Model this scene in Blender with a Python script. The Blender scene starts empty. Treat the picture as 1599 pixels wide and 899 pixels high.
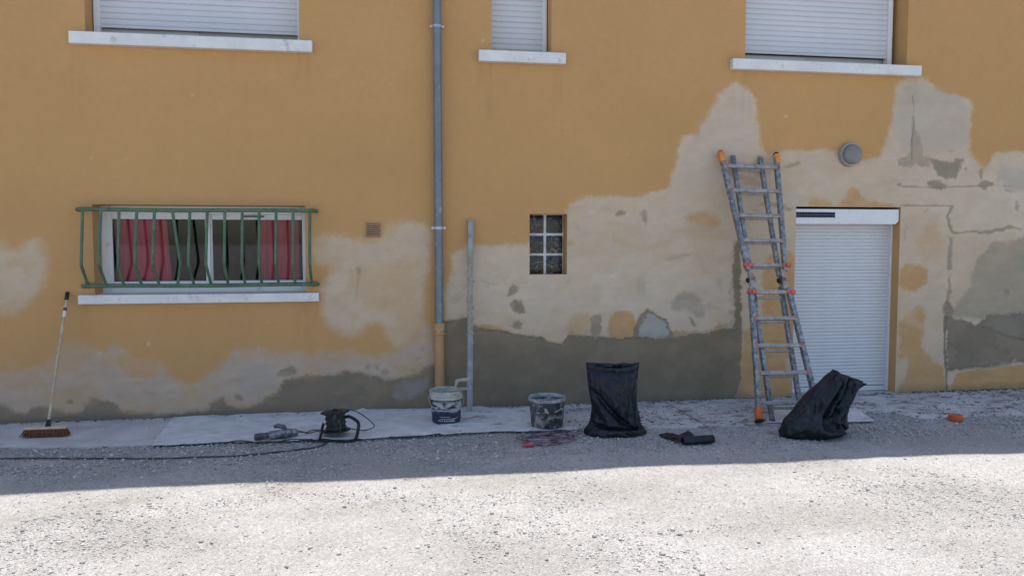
import bpy, bmesh, math, random
import numpy as np
from mathutils import Vector, Matrix, noise as mnoise
random.seed(7); RNG = np.random.default_rng(7)
R = math.radians
scene = bpy.context.scene
COL = scene.collection

# ------------------------------------------------------------------ camera
CAM_D, CAM_H, YAW, PITCH, FOC = 7.3, 1.62, R(9.0), R(3.5), 1180.0
PW, PH = 1599.0, 899.0
cd = bpy.data.cameras.new('camera'); cam = bpy.data.objects.new('camera', cd); COL.objects.link(cam)
cam.location = (0, -CAM_D, CAM_H); cam.rotation_euler = (R(90) - PITCH, 0, -YAW)
cd.sensor_width = 36; cd.lens = FOC / PW * 36; cd.clip_end = 2000; cd.clip_start = 0.05
scene.camera = cam

# ------------------------------------------------------------------ sky and sun
SUN_EL, SUN_AZ = R(72), R(4)
world = bpy.data.worlds.new('World'); scene.world = world; world.use_nodes = True
wn = world.node_tree; bg = wn.nodes['Background']
sky = wn.nodes.new('ShaderNodeTexSky'); sky.sky_type = 'NISHITA'; sky.sun_disc = False
sky.sun_elevation = SUN_EL; sky.sun_rotation = SUN_AZ
wn.links.new(sky.outputs[0], bg.inputs[0]); bg.inputs[1].default_value = 0.12
sl = bpy.data.lights.new('sun', 'SUN'); so = bpy.data.objects.new('sun', sl); COL.objects.link(so)
sl.energy = 3.35; sl.angle = R(0.53); sl.color = (1.0, 0.95, 0.88)
to_sun = Vector((math.sin(SUN_AZ) * math.cos(SUN_EL), math.cos(SUN_AZ) * math.cos(SUN_EL), math.sin(SUN_EL)))
so.rotation_euler = (-to_sun).to_track_quat('-Z', 'Y').to_euler(); so.location = to_sun * 30
scene.view_settings.view_transform = 'Standard'; scene.view_settings.look = 'None'
scene.view_settings.exposure = 1.0; scene.view_settings.gamma = 1.0
scene.cycles.max_bounces = 6; scene.cycles.diffuse_bounces = 4

# ------------------------------------------------------------------ measuring: a photo point on a known plane
_cy, _sy, _cp, _sp = math.cos(YAW), math.sin(YAW), math.cos(PITCH), math.sin(PITCH)
AF = Vector((_sy * _cp, _cy * _cp, -_sp)); AR = Vector((_cy, -_sy, 0)); AU = AR.cross(AF)
EYE = Vector((0, -CAM_D, CAM_H))
def ray(px, py): return (px - PW / 2) / FOC * AR - (py - PH / 2) / FOC * AU + AF
def wl(px, py, y=0.0):
    d = ray(px, py); return EYE + d * ((y + CAM_D) / d.y)
def gp(px, py, z=0.0):
    d = ray(px, py); return EYE + d * ((z - CAM_H) / d.z)
def project(p):
    v = Vector(p) - EYE; k = FOC / v.dot(AF)
    return PW / 2 + v.dot(AR) * k, PH / 2 - v.dot(AU) * k

# ------------------------------------------------------------------ mesh helpers
def tag(o, label=None, cat=None, group=None, kind=None):
    if label: o['label'] = label
    if cat: o['category'] = cat
    if group: o['group'] = group
    if kind: o['kind'] = kind
    return o
def empty(name, loc=(0, 0, 0)):
    o = bpy.data.objects.new(name, None); o.location = loc; o.empty_display_size = 0.1; COL.objects.link(o)
    return o
class G:                                     # a bag of vertices and faces
    def __init__(s): s.v = []; s.f = []
    def add(s, vs, fs):
        n = len(s.v); s.v += [tuple(v) for v in vs]; s.f += [tuple(i + n for i in f) for f in fs]; return s
    def box(s, x0, x1, y0, y1, z0, z1):
        return s.add([(x0, y0, z0), (x1, y0, z0), (x1, y1, z0), (x0, y1, z0), (x0, y0, z1), (x1, y0, z1), (x1, y1, z1), (x0, y1, z1)],
                     [(0, 3, 2, 1), (4, 5, 6, 7), (0, 1, 5, 4), (1, 2, 6, 5), (2, 3, 7, 6), (3, 0, 4, 7)])
    def beam(s, p, q, a, wa, b, wb):         # box from p to q, half widths wa, wb along unit axes a, b
        p, q, a, b = Vector(p), Vector(q), Vector(a), Vector(b)
        vs = [e + a * (wa * i) + b * (wb * j) for e in (p, q) for i, j in ((-1, -1), (1, -1), (1, 1), (-1, 1))]
        return s.add(vs, [(3, 2, 1, 0), (4, 5, 6, 7), (0, 1, 5, 4), (1, 2, 6, 5), (2, 3, 7, 6), (3, 0, 4, 7)])
    def tube(s, pts, r, n=8, cap=True):
        pts = [Vector(p) for p in pts]; rr = r if isinstance(r, (list, tuple)) else [r] * len(pts)
        t0 = (pts[1] - pts[0]).normalized()
        u = t0.orthogonal().normalized(); vs = []; fs = []
        for i, p in enumerate(pts):
            t = ((pts[min(i + 1, len(pts) - 1)] - pts[max(i - 1, 0)])).normalized()
            u = (u - t * u.dot(t)).normalized(); w = t.cross(u)
            for k in range(n):
                a = 2 * math.pi * k / n; vs.append(p + (u * math.cos(a) + w * math.sin(a)) * rr[i])
        for i in range(len(pts) - 1):
            for k in range(n):
                k2 = (k + 1) % n; fs.append((i * n + k, i * n + k2, (i + 1) * n + k2, (i + 1) * n + k))
        if cap: fs.append(tuple(range(n - 1, -1, -1))); fs.append(tuple((len(pts) - 1) * n + k for k in range(n)))
        return s.add(vs, fs)
    def lathe(s, prof, n=40, o=(0, 0, 0), ax=(0, 0, 1), caps=True):
        o = Vector(o); ax = Vector(ax).normalized(); u = ax.orthogonal().normalized(); w = ax.cross(u); vs = []; fs = []
        for r, h in prof:
            for k in range(n):
                a = 2 * math.pi * k / n; vs.append(o + ax * h + (u * math.cos(a) + w * math.sin(a)) * r)
        for i in range(len(prof) - 1):
            for k in range(n):
                k2 = (k + 1) % n; fs.append((i * n + k, i * n + k2, (i + 1) * n + k2, (i + 1) * n + k))
        if caps: fs.append(tuple(range(n - 1, -1, -1))); fs.append(tuple((len(prof) - 1) * n + k for k in range(n)))
        return s.add(vs, fs)
    def grid(s, rows):
        m = len(rows[0]); vs = [p for r in rows for p in r]
        return s.add(vs, [(i * m + j, i * m + j + 1, (i + 1) * m + j + 1, (i + 1) * m + j) for i in range(len(rows) - 1) for j in range(m - 1)])
def build(name, g, mat, parent=None, bevel=0, smooth=False, seg=1, sharp=None):
    me = bpy.data.meshes.new(name); me.from_pydata(g.v, [], g.f); me.update()
    bm = bmesh.new(); bm.from_mesh(me)
    if bevel: bmesh.ops.bevel(bm, geom=bm.edges[:], offset=bevel, segments=seg, affect='EDGES', profile=0.5)
    bmesh.ops.recalc_face_normals(bm, faces=bm.faces[:])
    bm.to_mesh(me); bm.free()
    if smooth:
        me.polygons.foreach_set('use_smooth', [True] * len(me.polygons))
        me.set_sharp_from_angle(angle=R(sharp or 40))
    me.materials.append(mat)
    o = bpy.data.objects.new(name, me); COL.objects.link(o)
    if parent:
        o.parent = parent; o.matrix_parent_inverse = Matrix.Translation(-abs_loc(parent))
    return o
def abs_loc(o):
    v = Vector(o.location)
    while o.parent:                           # parents carry world coordinates, so only top Empties are offset
        o = o.parent
        if o.type == 'EMPTY' and not o.parent: return Vector(o.location)
    return v
def copy_of(o, parent, loc):
    c = o.copy(); COL.objects.link(c); c.parent = parent; c.matrix_parent_inverse = o.matrix_parent_inverse.copy(); c.location = loc
    return c
def spline(pts, n=8):                         # Catmull-Rom
    P = [Vector(p) for p in pts]; out = []
    for i in range(len(P) - 1):
        p0, p1, p2, p3 = P[max(i - 1, 0)], P[i], P[i + 1], P[min(i + 2, len(P) - 1)]
        for k in range(n):
            t = k / n
            out.append(0.5 * ((2 * p1) + (p2 - p0) * t + (2 * p0 - 5 * p1 + 4 * p2 - p3) * t * t + (3 * p1 - p0 - 3 * p2 + p3) * t ** 3))
    out.append(P[-1]); return out

# ------------------------------------------------------------------ material helpers
class M:
    def __init__(s, name, rough=0.7, metal=0.0, spec=0.5):
        s.m = bpy.data.materials.new(name); s.m.use_nodes = True; s.nt = s.m.node_tree
        s.b = s.nt.nodes['Principled BSDF']; s.b.inputs['Roughness'].default_value = rough
        s.b.inputs['Metallic'].default_value = metal; s.b.inputs['Specular IOR Level'].default_value = spec
        s.co = s.n('ShaderNodeTexCoord').outputs['Object']
    def n(s, t, **k):
        nd = s.nt.nodes.new(t)
        for a, v in k.items(): setattr(nd, a, v)
        return nd
    def l(s, a, b): s.nt.links.new(a, b)
    def vec(s, scale=(1, 1, 1)):
        mp = s.n('ShaderNodeMapping'); mp.inputs['Scale'].default_value = scale; s.l(s.co, mp.inputs[0]); return mp.outputs[0]
    def noise(s, scale, detail=4, rough=0.6, stretch=(1, 1, 1), dist=0.0):
        t = s.n('ShaderNodeTexNoise'); t.inputs['Scale'].default_value = scale; t.inputs['Detail'].default_value = detail
        t.inputs['Roughness'].default_value = rough; t.inputs['Distortion'].default_value = dist
        s.l(s.vec(stretch), t.inputs['Vector']); return t.outputs[0]
    def ramp(s, fac, lo, hi, a=0.0, b=1.0):
        r = s.n('ShaderNodeMapRange'); r.interpolation_type = 'SMOOTHSTEP'
        for i, v in ((1, lo), (2, hi), (3, a), (4, b)): r.inputs[i].default_value = v
        s.l(fac, r.inputs[0]); return r.outputs[0]
    def math(s, op, a, b):
        m = s.n('ShaderNodeMath', operation=op)
        for i, v in enumerate((a, b)):
            if isinstance(v, (int, float)): m.inputs[i].default_value = v
            else: s.l(v, m.inputs[i])
        return m.outputs[0]
    def mix(s, fac, a, b, blend='MIX'):
        m = s.n('ShaderNodeMix', data_type='RGBA', blend_type=blend)
        if isinstance(fac, (int, float)): m.inputs[0].default_value = fac
        else: s.l(fac, m.inputs[0])
        for i, v in ((6, a), (7, b)):
            if isinstance(v, tuple): m.inputs[i].default_value = (*v, 1)
            else: s.l(v, m.inputs[i])
        return m.outputs[2]
    def color(s, c):
        if isinstance(c, tuple): s.b.inputs['Base Color'].default_value = (*c, 1)
        else: s.l(c, s.b.inputs['Base Color'])
        return s
    def bump(s, h, dist=0.01, strength=1.0):
        b = s.n('ShaderNodeBump'); b.inputs['Distance'].default_value = dist; b.inputs['Strength'].default_value = strength
        s.l(h, b.inputs['Height']); s.l(b.outputs[0], s.b.inputs['Normal']); return s
    def rough(s, f): s.l(f, s.b.inputs['Roughness']); return s
def simple(name, col, rough=0.6, metal=0.0, var=0.15, scale=8, dust=None, dust_amt=0.4, dust_scale=14, bump=0.0, bscale=60, spec=0.5):
    m = M(name, rough, metal, spec)
    c = m.mix(m.ramp(m.noise(scale, 5), 0.3, 0.7), tuple(x * (1 - var) for x in col), tuple(min(1, x * (1 + var)) for x in col))
    if dust: c = m.mix(m.ramp(m.noise(dust_scale, 6, 0.7), 0.62 - dust_amt * 0.4, 0.72), c, dust)
    m.color(c)
    if bump: m.bump(m.noise(bscale, 4), bump)
    return m.m

OCHRE = (0.55, 0.311, 0.126); FILLER = (0.52, 0.43, 0.33); CEMENT = (0.185, 0.163, 0.13)
M_PVC = simple('white_pvc', (0.72, 0.72, 0.72), 0.4, var=0.03, scale=3, dust=(0.55, 0.52, 0.48), dust_amt=0.1)
M_SLAT = simple('shutter_grey_white', (0.60, 0.61, 0.635), 0.45, var=0.03, scale=2)
M_DSLAT = simple('shutter_white', (0.63, 0.63, 0.635), 0.42, var=0.03, scale=2)
M_SILL = simple('white_painted_concrete', (0.70, 0.69, 0.67), 0.7, var=0.07, scale=5, dust=(0.5, 0.46, 0.41), dust_amt=0.18, dust_scale=9, bump=0.003, bscale=40)
M_OCHRE = simple('ochre_render', OCHRE, 0.9, var=0.05, scale=2.5, bump=0.002, bscale=120)
M_DARKVOID = simple('dark_rubber', (0.02, 0.02, 0.022), 0.6)
M_GREEN = simple('green_paint', (0.07, 0.14, 0.075), 0.5, var=0.25, scale=9, dust=(0.16, 0.2, 0.13), dust_amt=0.25, dust_scale=30)
M_ZINC = simple('zinc_grey_pipe', (0.16, 0.19, 0.215), 0.42, metal=0.3, var=0.14, scale=5, dust=(0.3, 0.31, 0.3), dust_amt=0.15)
M_OCHREPIPE = simple('ochre_painted_pipe', (0.43, 0.245, 0.105), 0.55, var=0.08, scale=6, dust=(0.5, 0.42, 0.33), dust_amt=0.2)
M_BLACK = simple('black_plastic', (0.014, 0.015, 0.018), 0.5, var=0.2, dust=(0.09, 0.09, 0.095), dust_amt=0.15, spec=.3)
M_CABLE = simple('black_cable', (0.03, 0.03, 0.033), 0.55, var=0.2, dust=(0.16, 0.155, 0.15), dust_amt=0.3)
M_ALU = simple('splashed_aluminium', (0.15, 0.165, 0.19), 0.5, metal=0.35, var=0.4, scale=14, dust=(0.46, 0.43, 0.385), dust_amt=0.58, dust_scale=24, bump=.003, bscale=40)
M_ALUDIRTY = simple('mortar_crusted_aluminium', (0.3, 0.29, 0.28), 0.65, metal=0.15, var=0.2, scale=10, dust=(0.42, 0.36, 0.3), dust_amt=0.7, dust_scale=26)
M_RED = simple('red_plastic', (0.62, 0.09, 0.05), 0.5, var=0.2, dust=(0.45, 0.38, 0.33), dust_amt=0.3, dust_scale=40)
M_ORANGE = simple('orange_plastic', (0.72, 0.24, 0.03), 0.5, var=0.15, dust=(0.45, 0.36, 0.28), dust_amt=0.25, dust_scale=40)
M_WOOD = simple('pale_wood', (0.55, 0.43, 0.29), 0.6, var=0.12, scale=20)

# ------------------------------------------------------------------ numpy noise and masks
_T = RNG.random((256, 256))
def vnoise(x, y, seed):
    x = x + seed * 17.3; y = y + seed * 9.7
    xi = np.floor(x).astype(int); yi = np.floor(y).astype(int); fx = x - xi; fy = y - yi
    fx = fx * fx * (3 - 2 * fx); fy = fy * fy * (3 - 2 * fy)
    g = lambda a, b: _T[a & 255, b & 255]
    return (g(xi, yi) * (1 - fx) + g(xi + 1, yi) * fx) * (1 - fy) + (g(xi, yi + 1) * (1 - fx) + g(xi + 1, yi + 1) * fx) * fy
def fbm(x, y, scale, octv=4, seed=0, gain=0.5):
    s = 0; a = 1; t = 0
    for o in range(octv):
        s = s + a * vnoise(x * scale * 2 ** o, y * scale * 2 ** o, seed + o * 3); t += a; a *= gain
    return s / t
def smooth(e0, e1, x):
    t = np.clip((x - e0) / (e1 - e0), 0, 1); return t * t * (3 - 2 * t)
def chaikin(p, it=2):
    p = np.asarray(p, float)
    for _ in range(it):
        q = np.roll(p, -1, 0); p = np.stack([p * .75 + q * .25, p * .25 + q * .75], 1).reshape(-1, 2)
    return p
def seg_dist(x, y, a, b):
    dx, dy = b[0] - a[0], b[1] - a[1]; L = dx * dx + dy * dy + 1e-9
    t = np.clip(((x - a[0]) * dx + (y - a[1]) * dy) / L, 0, 1)
    return np.hypot(x - a[0] - t * dx, y - a[1] - t * dy)
def sdf_poly(x, y, P):
    d = np.full(x.shape, 1e9); ins = np.zeros(x.shape, bool)
    for i in range(len(P)):
        a, b = P[i], P[(i + 1) % len(P)]
        d = np.minimum(d, seg_dist(x, y, a, b))
        c = ((a[1] > y) != (b[1] > y)) & (x < (b[0] - a[0]) * (y - a[1]) / (b[1] - a[1] + 1e-12) + a[0])
        ins ^= c
    return np.where(ins, -d, d)

# ================================================================== SETTING: ground
def ground_mat():
    m = M('gravel_dust', 0.95, spec=0.2)
    big = m.ramp(m.noise(0.9, 4, 0.55, (1, 1.6, 1)), 0.35, 0.65)
    c = m.mix(big, (0.45, 0.425, 0.395), (0.56, 0.535, 0.51))
    v = m.n('ShaderNodeTexVoronoi'); v.inputs['Scale'].default_value = 75; m.l(m.vec(), v.inputs['Vector'])
    v2 = m.n('ShaderNodeTexVoronoi'); v2.inputs['Scale'].default_value = 160; m.l(m.vec(), v2.inputs['Vector'])
    tint = m.ramp(v.outputs['Color'], 0.1, 0.95, 0.8, 1.1)
    c = m.mix(1.0, c, tint, 'MULTIPLY')
    c = m.mix(m.ramp(m.noise(260, 3), 0.4, 0.75, 0, 0.22), c, (0.24, 0.22, 0.2))
    c = m.mix(m.math('MULTIPLY', m.ramp(m.noise(3.2, 6, .65, (1, 2, 1)), .60, .72), .55), c, (.25, .205, .155))
    m.color(c)
    h = m.math('SUBTRACT', m.math('MULTIPLY', m.noise(40, 6, 0.7), 0.6), m.math('ADD', m.math('MULTIPLY', v.outputs['Distance'], 0.5), m.math('MULTIPLY', v2.outputs['Distance'], 0.3)))
    m.bump(h, 0.022); return m.m
M_GROUND = ground_mat()
GZ = -0.02
xs = np.concatenate([[-400, -150, -60, -25, -12], np.arange(-6, 10.01, 0.08), [16, 30, 60, 150, 400]])
ys = np.concatenate([[-400, -150, -60, -25, -12, -8], np.arange(-6, -0.5, 0.05), [-0.4, 0, 2, 6, 12, 40, 150, 400]])
X, Y = np.meshgrid(xs, ys)
def gz(x, y):
    near = smooth(-6.5, -5, y) * (1 - smooth(-1.1, -0.75, y)) * smooth(-8, -6, x) * (1 - smooth(9, 11, x))
    return GZ + near * ((fbm(x, y, 1.3, 3, 5) - 0.5) * 0.03 + (fbm(x, y, 7, 2, 9) - 0.5) * 0.010)
Z = gz(X, Y)
g = G(); g.grid([[(X[i, j], Y[i, j], Z[i, j]) for j in range(len(xs))] for i in range(len(ys))])
tag(build('ground', g, M_GROUND, smooth=True, sharp=80), 'pale dusty gravel yard in front of the house', kind='structure')

def scatter(name, pos, size, flat, tint, mat, variants=12):
    """many small stones joined in one mesh; pos n x 3, size n, tint n"""
    bm = bmesh.new(); bmesh.ops.create_icosphere(bm, subdivisions=1, radius=1)
    bv = np.array([v.co for v in bm.verts]); bf = np.array([[v.index for v in f.verts] for f in bm.faces]); bm.free()
    n = len(pos); rng = np.random.default_rng(len(name) + n)
    var = np.stack([bv * (0.72 + 0.56 * rng.random((12, 1))) * np.array([1, 0.6 + 0.4 * rng.random(), 0.5 + 0.35 * rng.random()]) for _ in range(variants)])
    V = var[rng.integers(0, variants, n)]
    a = rng.random(n) * 6.283; ca, sa = np.cos(a)[:, None], np.sin(a)[:, None]
    vx = V[:, :, 0] * ca - V[:, :, 1] * sa; vy = V[:, :, 0] * sa + V[:, :, 1] * ca; vz = V[:, :, 2] * np.asarray(flat).reshape(-1, 1)
    P = np.stack([vx, vy, vz], 2) * size[:, None, None] + pos[:, None, :]
    F = bf[None] + (np.arange(n) * 12)[:, None, None]
    me = bpy.data.meshes.new(name); me.vertices.add(n * 12); me.loops.add(n * 60); me.polygons.add(n * 20)
    me.vertices.foreach_set('co', P.astype(np.float32).ravel()); me.loops.foreach_set('vertex_index', F.astype(np.int32).ravel())
    me.polygons.foreach_set('loop_start', np.arange(0, n * 60, 3, dtype=np.int32))
    me.update(calc_edges=True)
    at = me.attributes.new('tint', 'FLOAT', 'POINT'); at.data.foreach_set('value', np.repeat(tint, 12).astype(np.float32))
    me.materials.append(mat); o = bpy.data.objects.new(name, me); COL.objects.link(o)
    return tag(o, kind='stuff')
def stone_mat(name, lo, hi):
    m = M(name, 0.9, spec=0.25); a = m.n('ShaderNodeAttribute', attribute_name='tint')
    c = m.mix(a.outputs['Fac'], lo, hi); m.color(m.mix(m.ramp(m.noise(220, 3), 0.35, 0.7, 0, 0.3), c, lo)); return m.m
# front edge of the concrete pavement, traced point by point on the ground
EDGE_PX = [(-260, 702), (-120, 699), (0, 695), (60, 697), (120, 696), (225, 693), (250, 689.5), (400, 683), (560, 679), (700, 672), (820, 668.5), (900, 667), (1000, 667), (1115, 664),
           (1190, 661), (1290, 657), (1335, 646), (1352, 643), (1395, 641), (1420, 648), (1440, 652), (1485, 651), (1520, 648), (1599, 647), (1700, 645), (1850, 641)]
EDGE = [gp(*p) for p in EDGE_PX]; EX = np.array([p.x for p in EDGE]); EY = np.array([p.y for p in EDGE])
o_ = np.argsort(EX); EX, EY = EX[o_], EY[o_]
def edge_y(x): return np.interp(x, EX, EY) + 0.012 * (fbm(np.asarray(x, float), 0 * np.asarray(x, float), 9, 3, 3) - 0.5)
N = 260000
px = RNG.uniform(-4.4, 8.2, N); py = RNG.uniform(-5.0, -0.62, N)
vx = px * AR.x + (py + CAM_D) * AR.y; vd = px * AF.x + (py + CAM_D) * AF.y
keep = (np.abs(vx / vd) < 0.80) & (py < edge_y(px) + 0.03)
big = fbm(px, py * 1.7, 0.8, 3, 21); mid = fbm(px, py * 1.5, 3.2, 3, 22)
shade_band = smooth(-2.0, -1.3, py)
dens = 0.08 + 0.6 * smooth(0.45, 0.62, big) * smooth(0.35, 0.6, mid) + 0.8 * shade_band * smooth(0.25, 0.45, mid)
dens += 0.6 * np.exp(-(((px + 1.7) / 0.55) ** 2 + ((py + 2.75) / 0.35) ** 2)) + 0.5 * np.exp(-(((px - 3.6) / 0.9) ** 2 + ((py + 3.1) / 0.45) ** 2))
dens -= 0.45 * np.exp(-((py + 2.35) / 0.16) ** 2) * (px > 0.5)
keep &= RNG.random(N) < np.clip(dens, 0.05, 1)
px, py = px[keep], py[keep]; n = len(px); print('stones', n)
shade_k = smooth(-2.2, -1.4, py); sz = np.clip(np.exp(RNG.normal(math.log(0.0037), 0.47, n)) * (1 + .32 * smooth(-2.2, -1.4, py)), 0.0022, 0.017)
pos = np.stack([px, py, gz(px, py) + sz * (0.22 + .25 * shade_k)], 1)
tint = np.clip(RNG.normal(0.55, 0.33, n), 0, 1)
M_STONE = stone_mat('pale_gravel_stone', (0.27, 0.25, 0.23), (0.60, 0.575, 0.54))
tag(scatter('gravel', pos, sz, np.ones(n), tint, M_STONE), 'loose pale gravel stones spread over the yard')

# pavement: slabs with a joint between them
def pave_mat():
    m = M('dusty_concrete', 0.9, spec=0.25)
    c = m.mix(m.ramp(m.noise(2.2, 5), 0.3, 0.7), (0.44, 0.43, 0.42), (0.60, 0.59, 0.575))
    sx = m.n('ShaderNodeSeparateXYZ'); m.l(m.co, sx.inputs[0])
    dirty = m.ramp(sx.outputs[0], 0.3, 2.0, 0.12, 1.0)              # the worked end of the pavement is soiled
    st = m.ramp(m.noise(7, 7, 0.72, (0.6, 1.3, 1), 0.6), 0.50, 0.60)
    c = m.mix(m.math('MULTIPLY', st, m.math('MULTIPLY', dirty, 0.75)), c, (0.15, 0.125, 0.10))
    st2 = m.ramp(m.noise(26, 6, 0.7, (0.5, 1.2, 1)), 0.56, 0.64)
    c = m.mix(m.math('MULTIPLY', st2, m.math('MULTIPLY', dirty, 0.7)), c, (0.11, 0.095, 0.08))
    sp = m.ramp(m.noise(60, 4, 0.6, (0.6, 1.2, 1)), 0.60, 0.68)
    c = m.mix(m.math('MULTIPLY', sp, 0.5), c, (0.75, 0.74, 0.72))
    m.color(c); m.bump(m.noise(45, 6, 0.7), 0.008); return m.m
M_PAVE = pave_mat()
pave = tag(empty('pavement', (0, 0, 0)), 'strip of dusty concrete slabs along the foot of the house wall', kind='structure')
JX = [-9.0, -4.6, -0.55, 2.72, 6.45, 12.0]
for a, b in zip(JX[:-1], JX[1:]):
    a += 0.007; b -= 0.007; nx = max(8, int((b - a) / 0.06)); g = G()
    top = []; xsl = np.linspace(a, b, nx)
    for t in (0, 0.15, 0.3, 0.45, 0.6, 0.75, 0.9, 0.97, 1.0):
        row = []
        for x in xsl:
            ye = float(edge_y(x)); y = 0.30 * (1 - t) + ye * t
            z = 0.004 * (fbm(np.array(x), np.array(y), 2, 3, 31) - 0.5) * 2 - (0.006 if t == 1 else 0)
            row.append((x, y, float(z)))
        top.append(row)
    top.append([(p[0], p[1] - 0.003, -0.09) for p in top[-1]])
    g.grid(top)
    e0 = [r[0] for r in top]; e1 = [r[-1] for r in top]
    for e, sgn in ((e0, 1), (e1, -1)): g.grid([e, [(p[0], p[1], -0.09) for p in e]])
    build('pavement_slab', g, M_PAVE, pave, smooth=True, sharp=35)

# debris swept along the slabs and the wall foot
n = 5200
px = RNG.uniform(0.4, 7.6, n); t = RNG.random(n) ** 1.5; py = -0.02 + (edge_y(px) + 0.02) * t
k = (fbm(px, py * 2, 1.6, 3, 41) > 0.44) | (t < 0.06); px, py = px[k], py[k]; n = len(px)
sz = np.clip(np.exp(RNG.normal(math.log(0.0055), 0.55, n)), 0.002, 0.02)
M_DEBRIS = stone_mat('plaster_debris', (0.09, 0.075, 0.06), (0.55, 0.52, 0.48))
tag(scatter('plaster_debris', np.stack([px, py, np.full(n, 0.003)], 1), sz, np.full(n, 0.45), np.clip(RNG.normal(0.25, 0.3, n), 0, 1), M_DEBRIS),
    'dry crumbs of old plaster and dirt lying on the soiled pavement')
n = 1500
px = RNG.uniform(-3.6, 8, n); py = -np.abs(RNG.normal(0, 0.03, n)) - 0.004
k = RNG.random(n) < np.where(px > 5.4, 1.0, 0.35); px, py = px[k], py[k]; n = len(px)
tag(scatter('wall_foot_dirt', np.stack([px, py, np.full(n, 0.004)], 1), np.clip(np.exp(RNG.normal(math.log(0.006), 0.5, n)), 0.002, 0.018), np.full(n, 0.7),
            np.clip(RNG.normal(0.1, 0.15, n), 0, 1), stone_mat('dark_dirt', (0.07, 0.06, 0.035), (0.3, 0.27, 0.22))), 'brown dirt gathered in the corner at the foot of the wall')

n = 500
px = RNG.uniform(-3.6, 0.6, n); py = -np.abs(RNG.normal(0, 0.16, n)) - 0.01; k = py > edge_y(px) + .05; px, py = px[k], py[k]; n = len(px)
tag(scatter('fallen_crumbs', np.stack([px, py, np.full(n, 0.009)], 1), np.clip(np.exp(RNG.normal(math.log(0.0042), 0.55, n)), 0.0015, 0.014), np.full(n, 0.5), np.clip(RNG.normal(0.6, 0.35, n), 0, 1),
            stone_mat('plaster_crumb', (0.2, 0.15, 0.09), (0.62, 0.52, 0.40))), 'small crumbs of filler fallen on the cloth and pavement')

# ================================================================== HOUSE
house = tag(empty('house', (0, 0, 0)), 'ochre rendered house with white shutters and half repaired patchy plaster', 'house')
wa = lambda px, py, y=0: wl(px, py, y)
UZ = 3.455
OPEN = {'w1': (wa(133, 46).x, wa(467.5, 60).x, UZ, 4.75), 'w2': (wa(768, 78).x, wa(861, 80).x, UZ, 4.75), 'w3': (wa(1163.5, 86).x, wa(1416, 97).x, UZ, 4.75),
        'low': (wa(143.5, 320).x, wa(476, 330).x, 1.145, wa(300, 320).z), 'gb': (wa(827, 380).x, wa(885.5, 380).x, wa(850, 428.5).z, wa(850, 334).z),
        'door': (wa(1241.5, 400).x, wa(1406.5, 325).x, -0.05, wa(1320, 323).z)}
xs = np.concatenate([np.linspace(-9, -3.7, 20), np.arange(-3.65, 7.3, 0.0115), np.linspace(7.4, 12, 20)])
zs = np.concatenate([[-0.05], np.arange(0, 4.35, 0.0115), np.linspace(4.4, 5.2, 14)])
for x0, x1, z0, z1 in OPEN.values():
    for v in (x0, x1): xs[np.argmin(abs(xs - v))] = v
    for v in (z0, z1):
        if v > -0.04: zs[np.argmin(abs(zs - v))] = v
WX, WZ = np.meshgrid(xs, zs); wx, wz = WX.ravel(), WZ.ravel()
# photo coordinates of every wall point, used only to look up the traced patch outlines
dx, dy, dz = wx, np.full(wx.shape, CAM_D), wz - CAM_H
k = FOC / (dx * AF.x + dy * AF.y + dz * AF.z)
PX = PW / 2 + (dx * AR.x + dy * AR.y) * k; PY = PH / 2 - (dx * AU.x + dy * AU.y + dz * AU.z) * k
alb = np.tile(np.array(OCHRE), (len(wx), 1)); hgt = np.zeros(len(wx))
mot = fbm(wx, wz, 0.9, 4, 51); alb *= (0.95 + 0.10 * mot)[:, None]
fine = fbm(wx, wz, 22, 3, 52)
W1 = fbm(wx, wz, 14, 4, 61) - 0.5; W2 = fbm(wx, wz, 14, 4, 71) - 0.5; W3 = fbm(wx, wz, 4, 3, 81) - 0.5; W4 = fbm(wx, wz, 4, 3, 91) - 0.5
W5 = fbm(wx, wz, 48, 3, 131, .6) - 0.5; W6 = fbm(wx, wz, 48, 3, 141, .6) - 0.5
STROKE = fbm(wx * 0.55 + wz * .35, wz * 1.5 - wx * .3, 9, 4, 151, .6)
MOT = fbm(wx, wz * 1.0, 6, 4, 101, 0.6); MOT2 = fbm(wx, wz, 2.2, 4, 111, 0.55)
def apply(m, col, h):
    global alb, hgt
    col = np.asarray(col, float); alb[:] = alb * (1 - m[:, None]) + (col if col.ndim == 2 else col[None]) * m[:, None]
    if h is not None: hgt[:] = hgt * (1 - m) + h * m
def patch(poly, col, soft=3.0, amp=5.0, op=0.9, h=0.0035, mottle=0.15, big=1.0, curve=1, jag=1.0):
    if curve and soft < 5: curve = 0 if len(poly) > 6 else 1
    P = chaikin(poly, curve) if curve else np.asarray(poly, float)
    mg = soft + amp * 3 + 6
    s = (PX > P[:, 0].min() - mg) & (PX < P[:, 0].max() + mg) & (PY > P[:, 1].min() - mg) & (PY < P[:, 1].max() + mg)
    i = np.nonzero(s)[0]
    if not len(i): return
    fa = 1.8 + .7 * amp; x = PX[i] + amp * (W1[i] * 1.9 * jag + W3[i] * 2 * big) + fa * W5[i] * 1.6; y = PY[i] + amp * (W2[i] * 1.9 * jag + W4[i] * 2 * big) + fa * W6[i] * 1.6
    d = sdf_poly(x, y, P)
    m = (1 - smooth(-soft * .6, soft * 0.45, d)) * op * (1 - mottle * smooth(0.45, 0.62, MOT[i]))
    full = np.zeros(len(wx)); full[i] = m; cs = np.asarray(col)[None] * (0.90 + 0.20 * STROKE)[:, None]; apply(full, cs, h)
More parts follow.
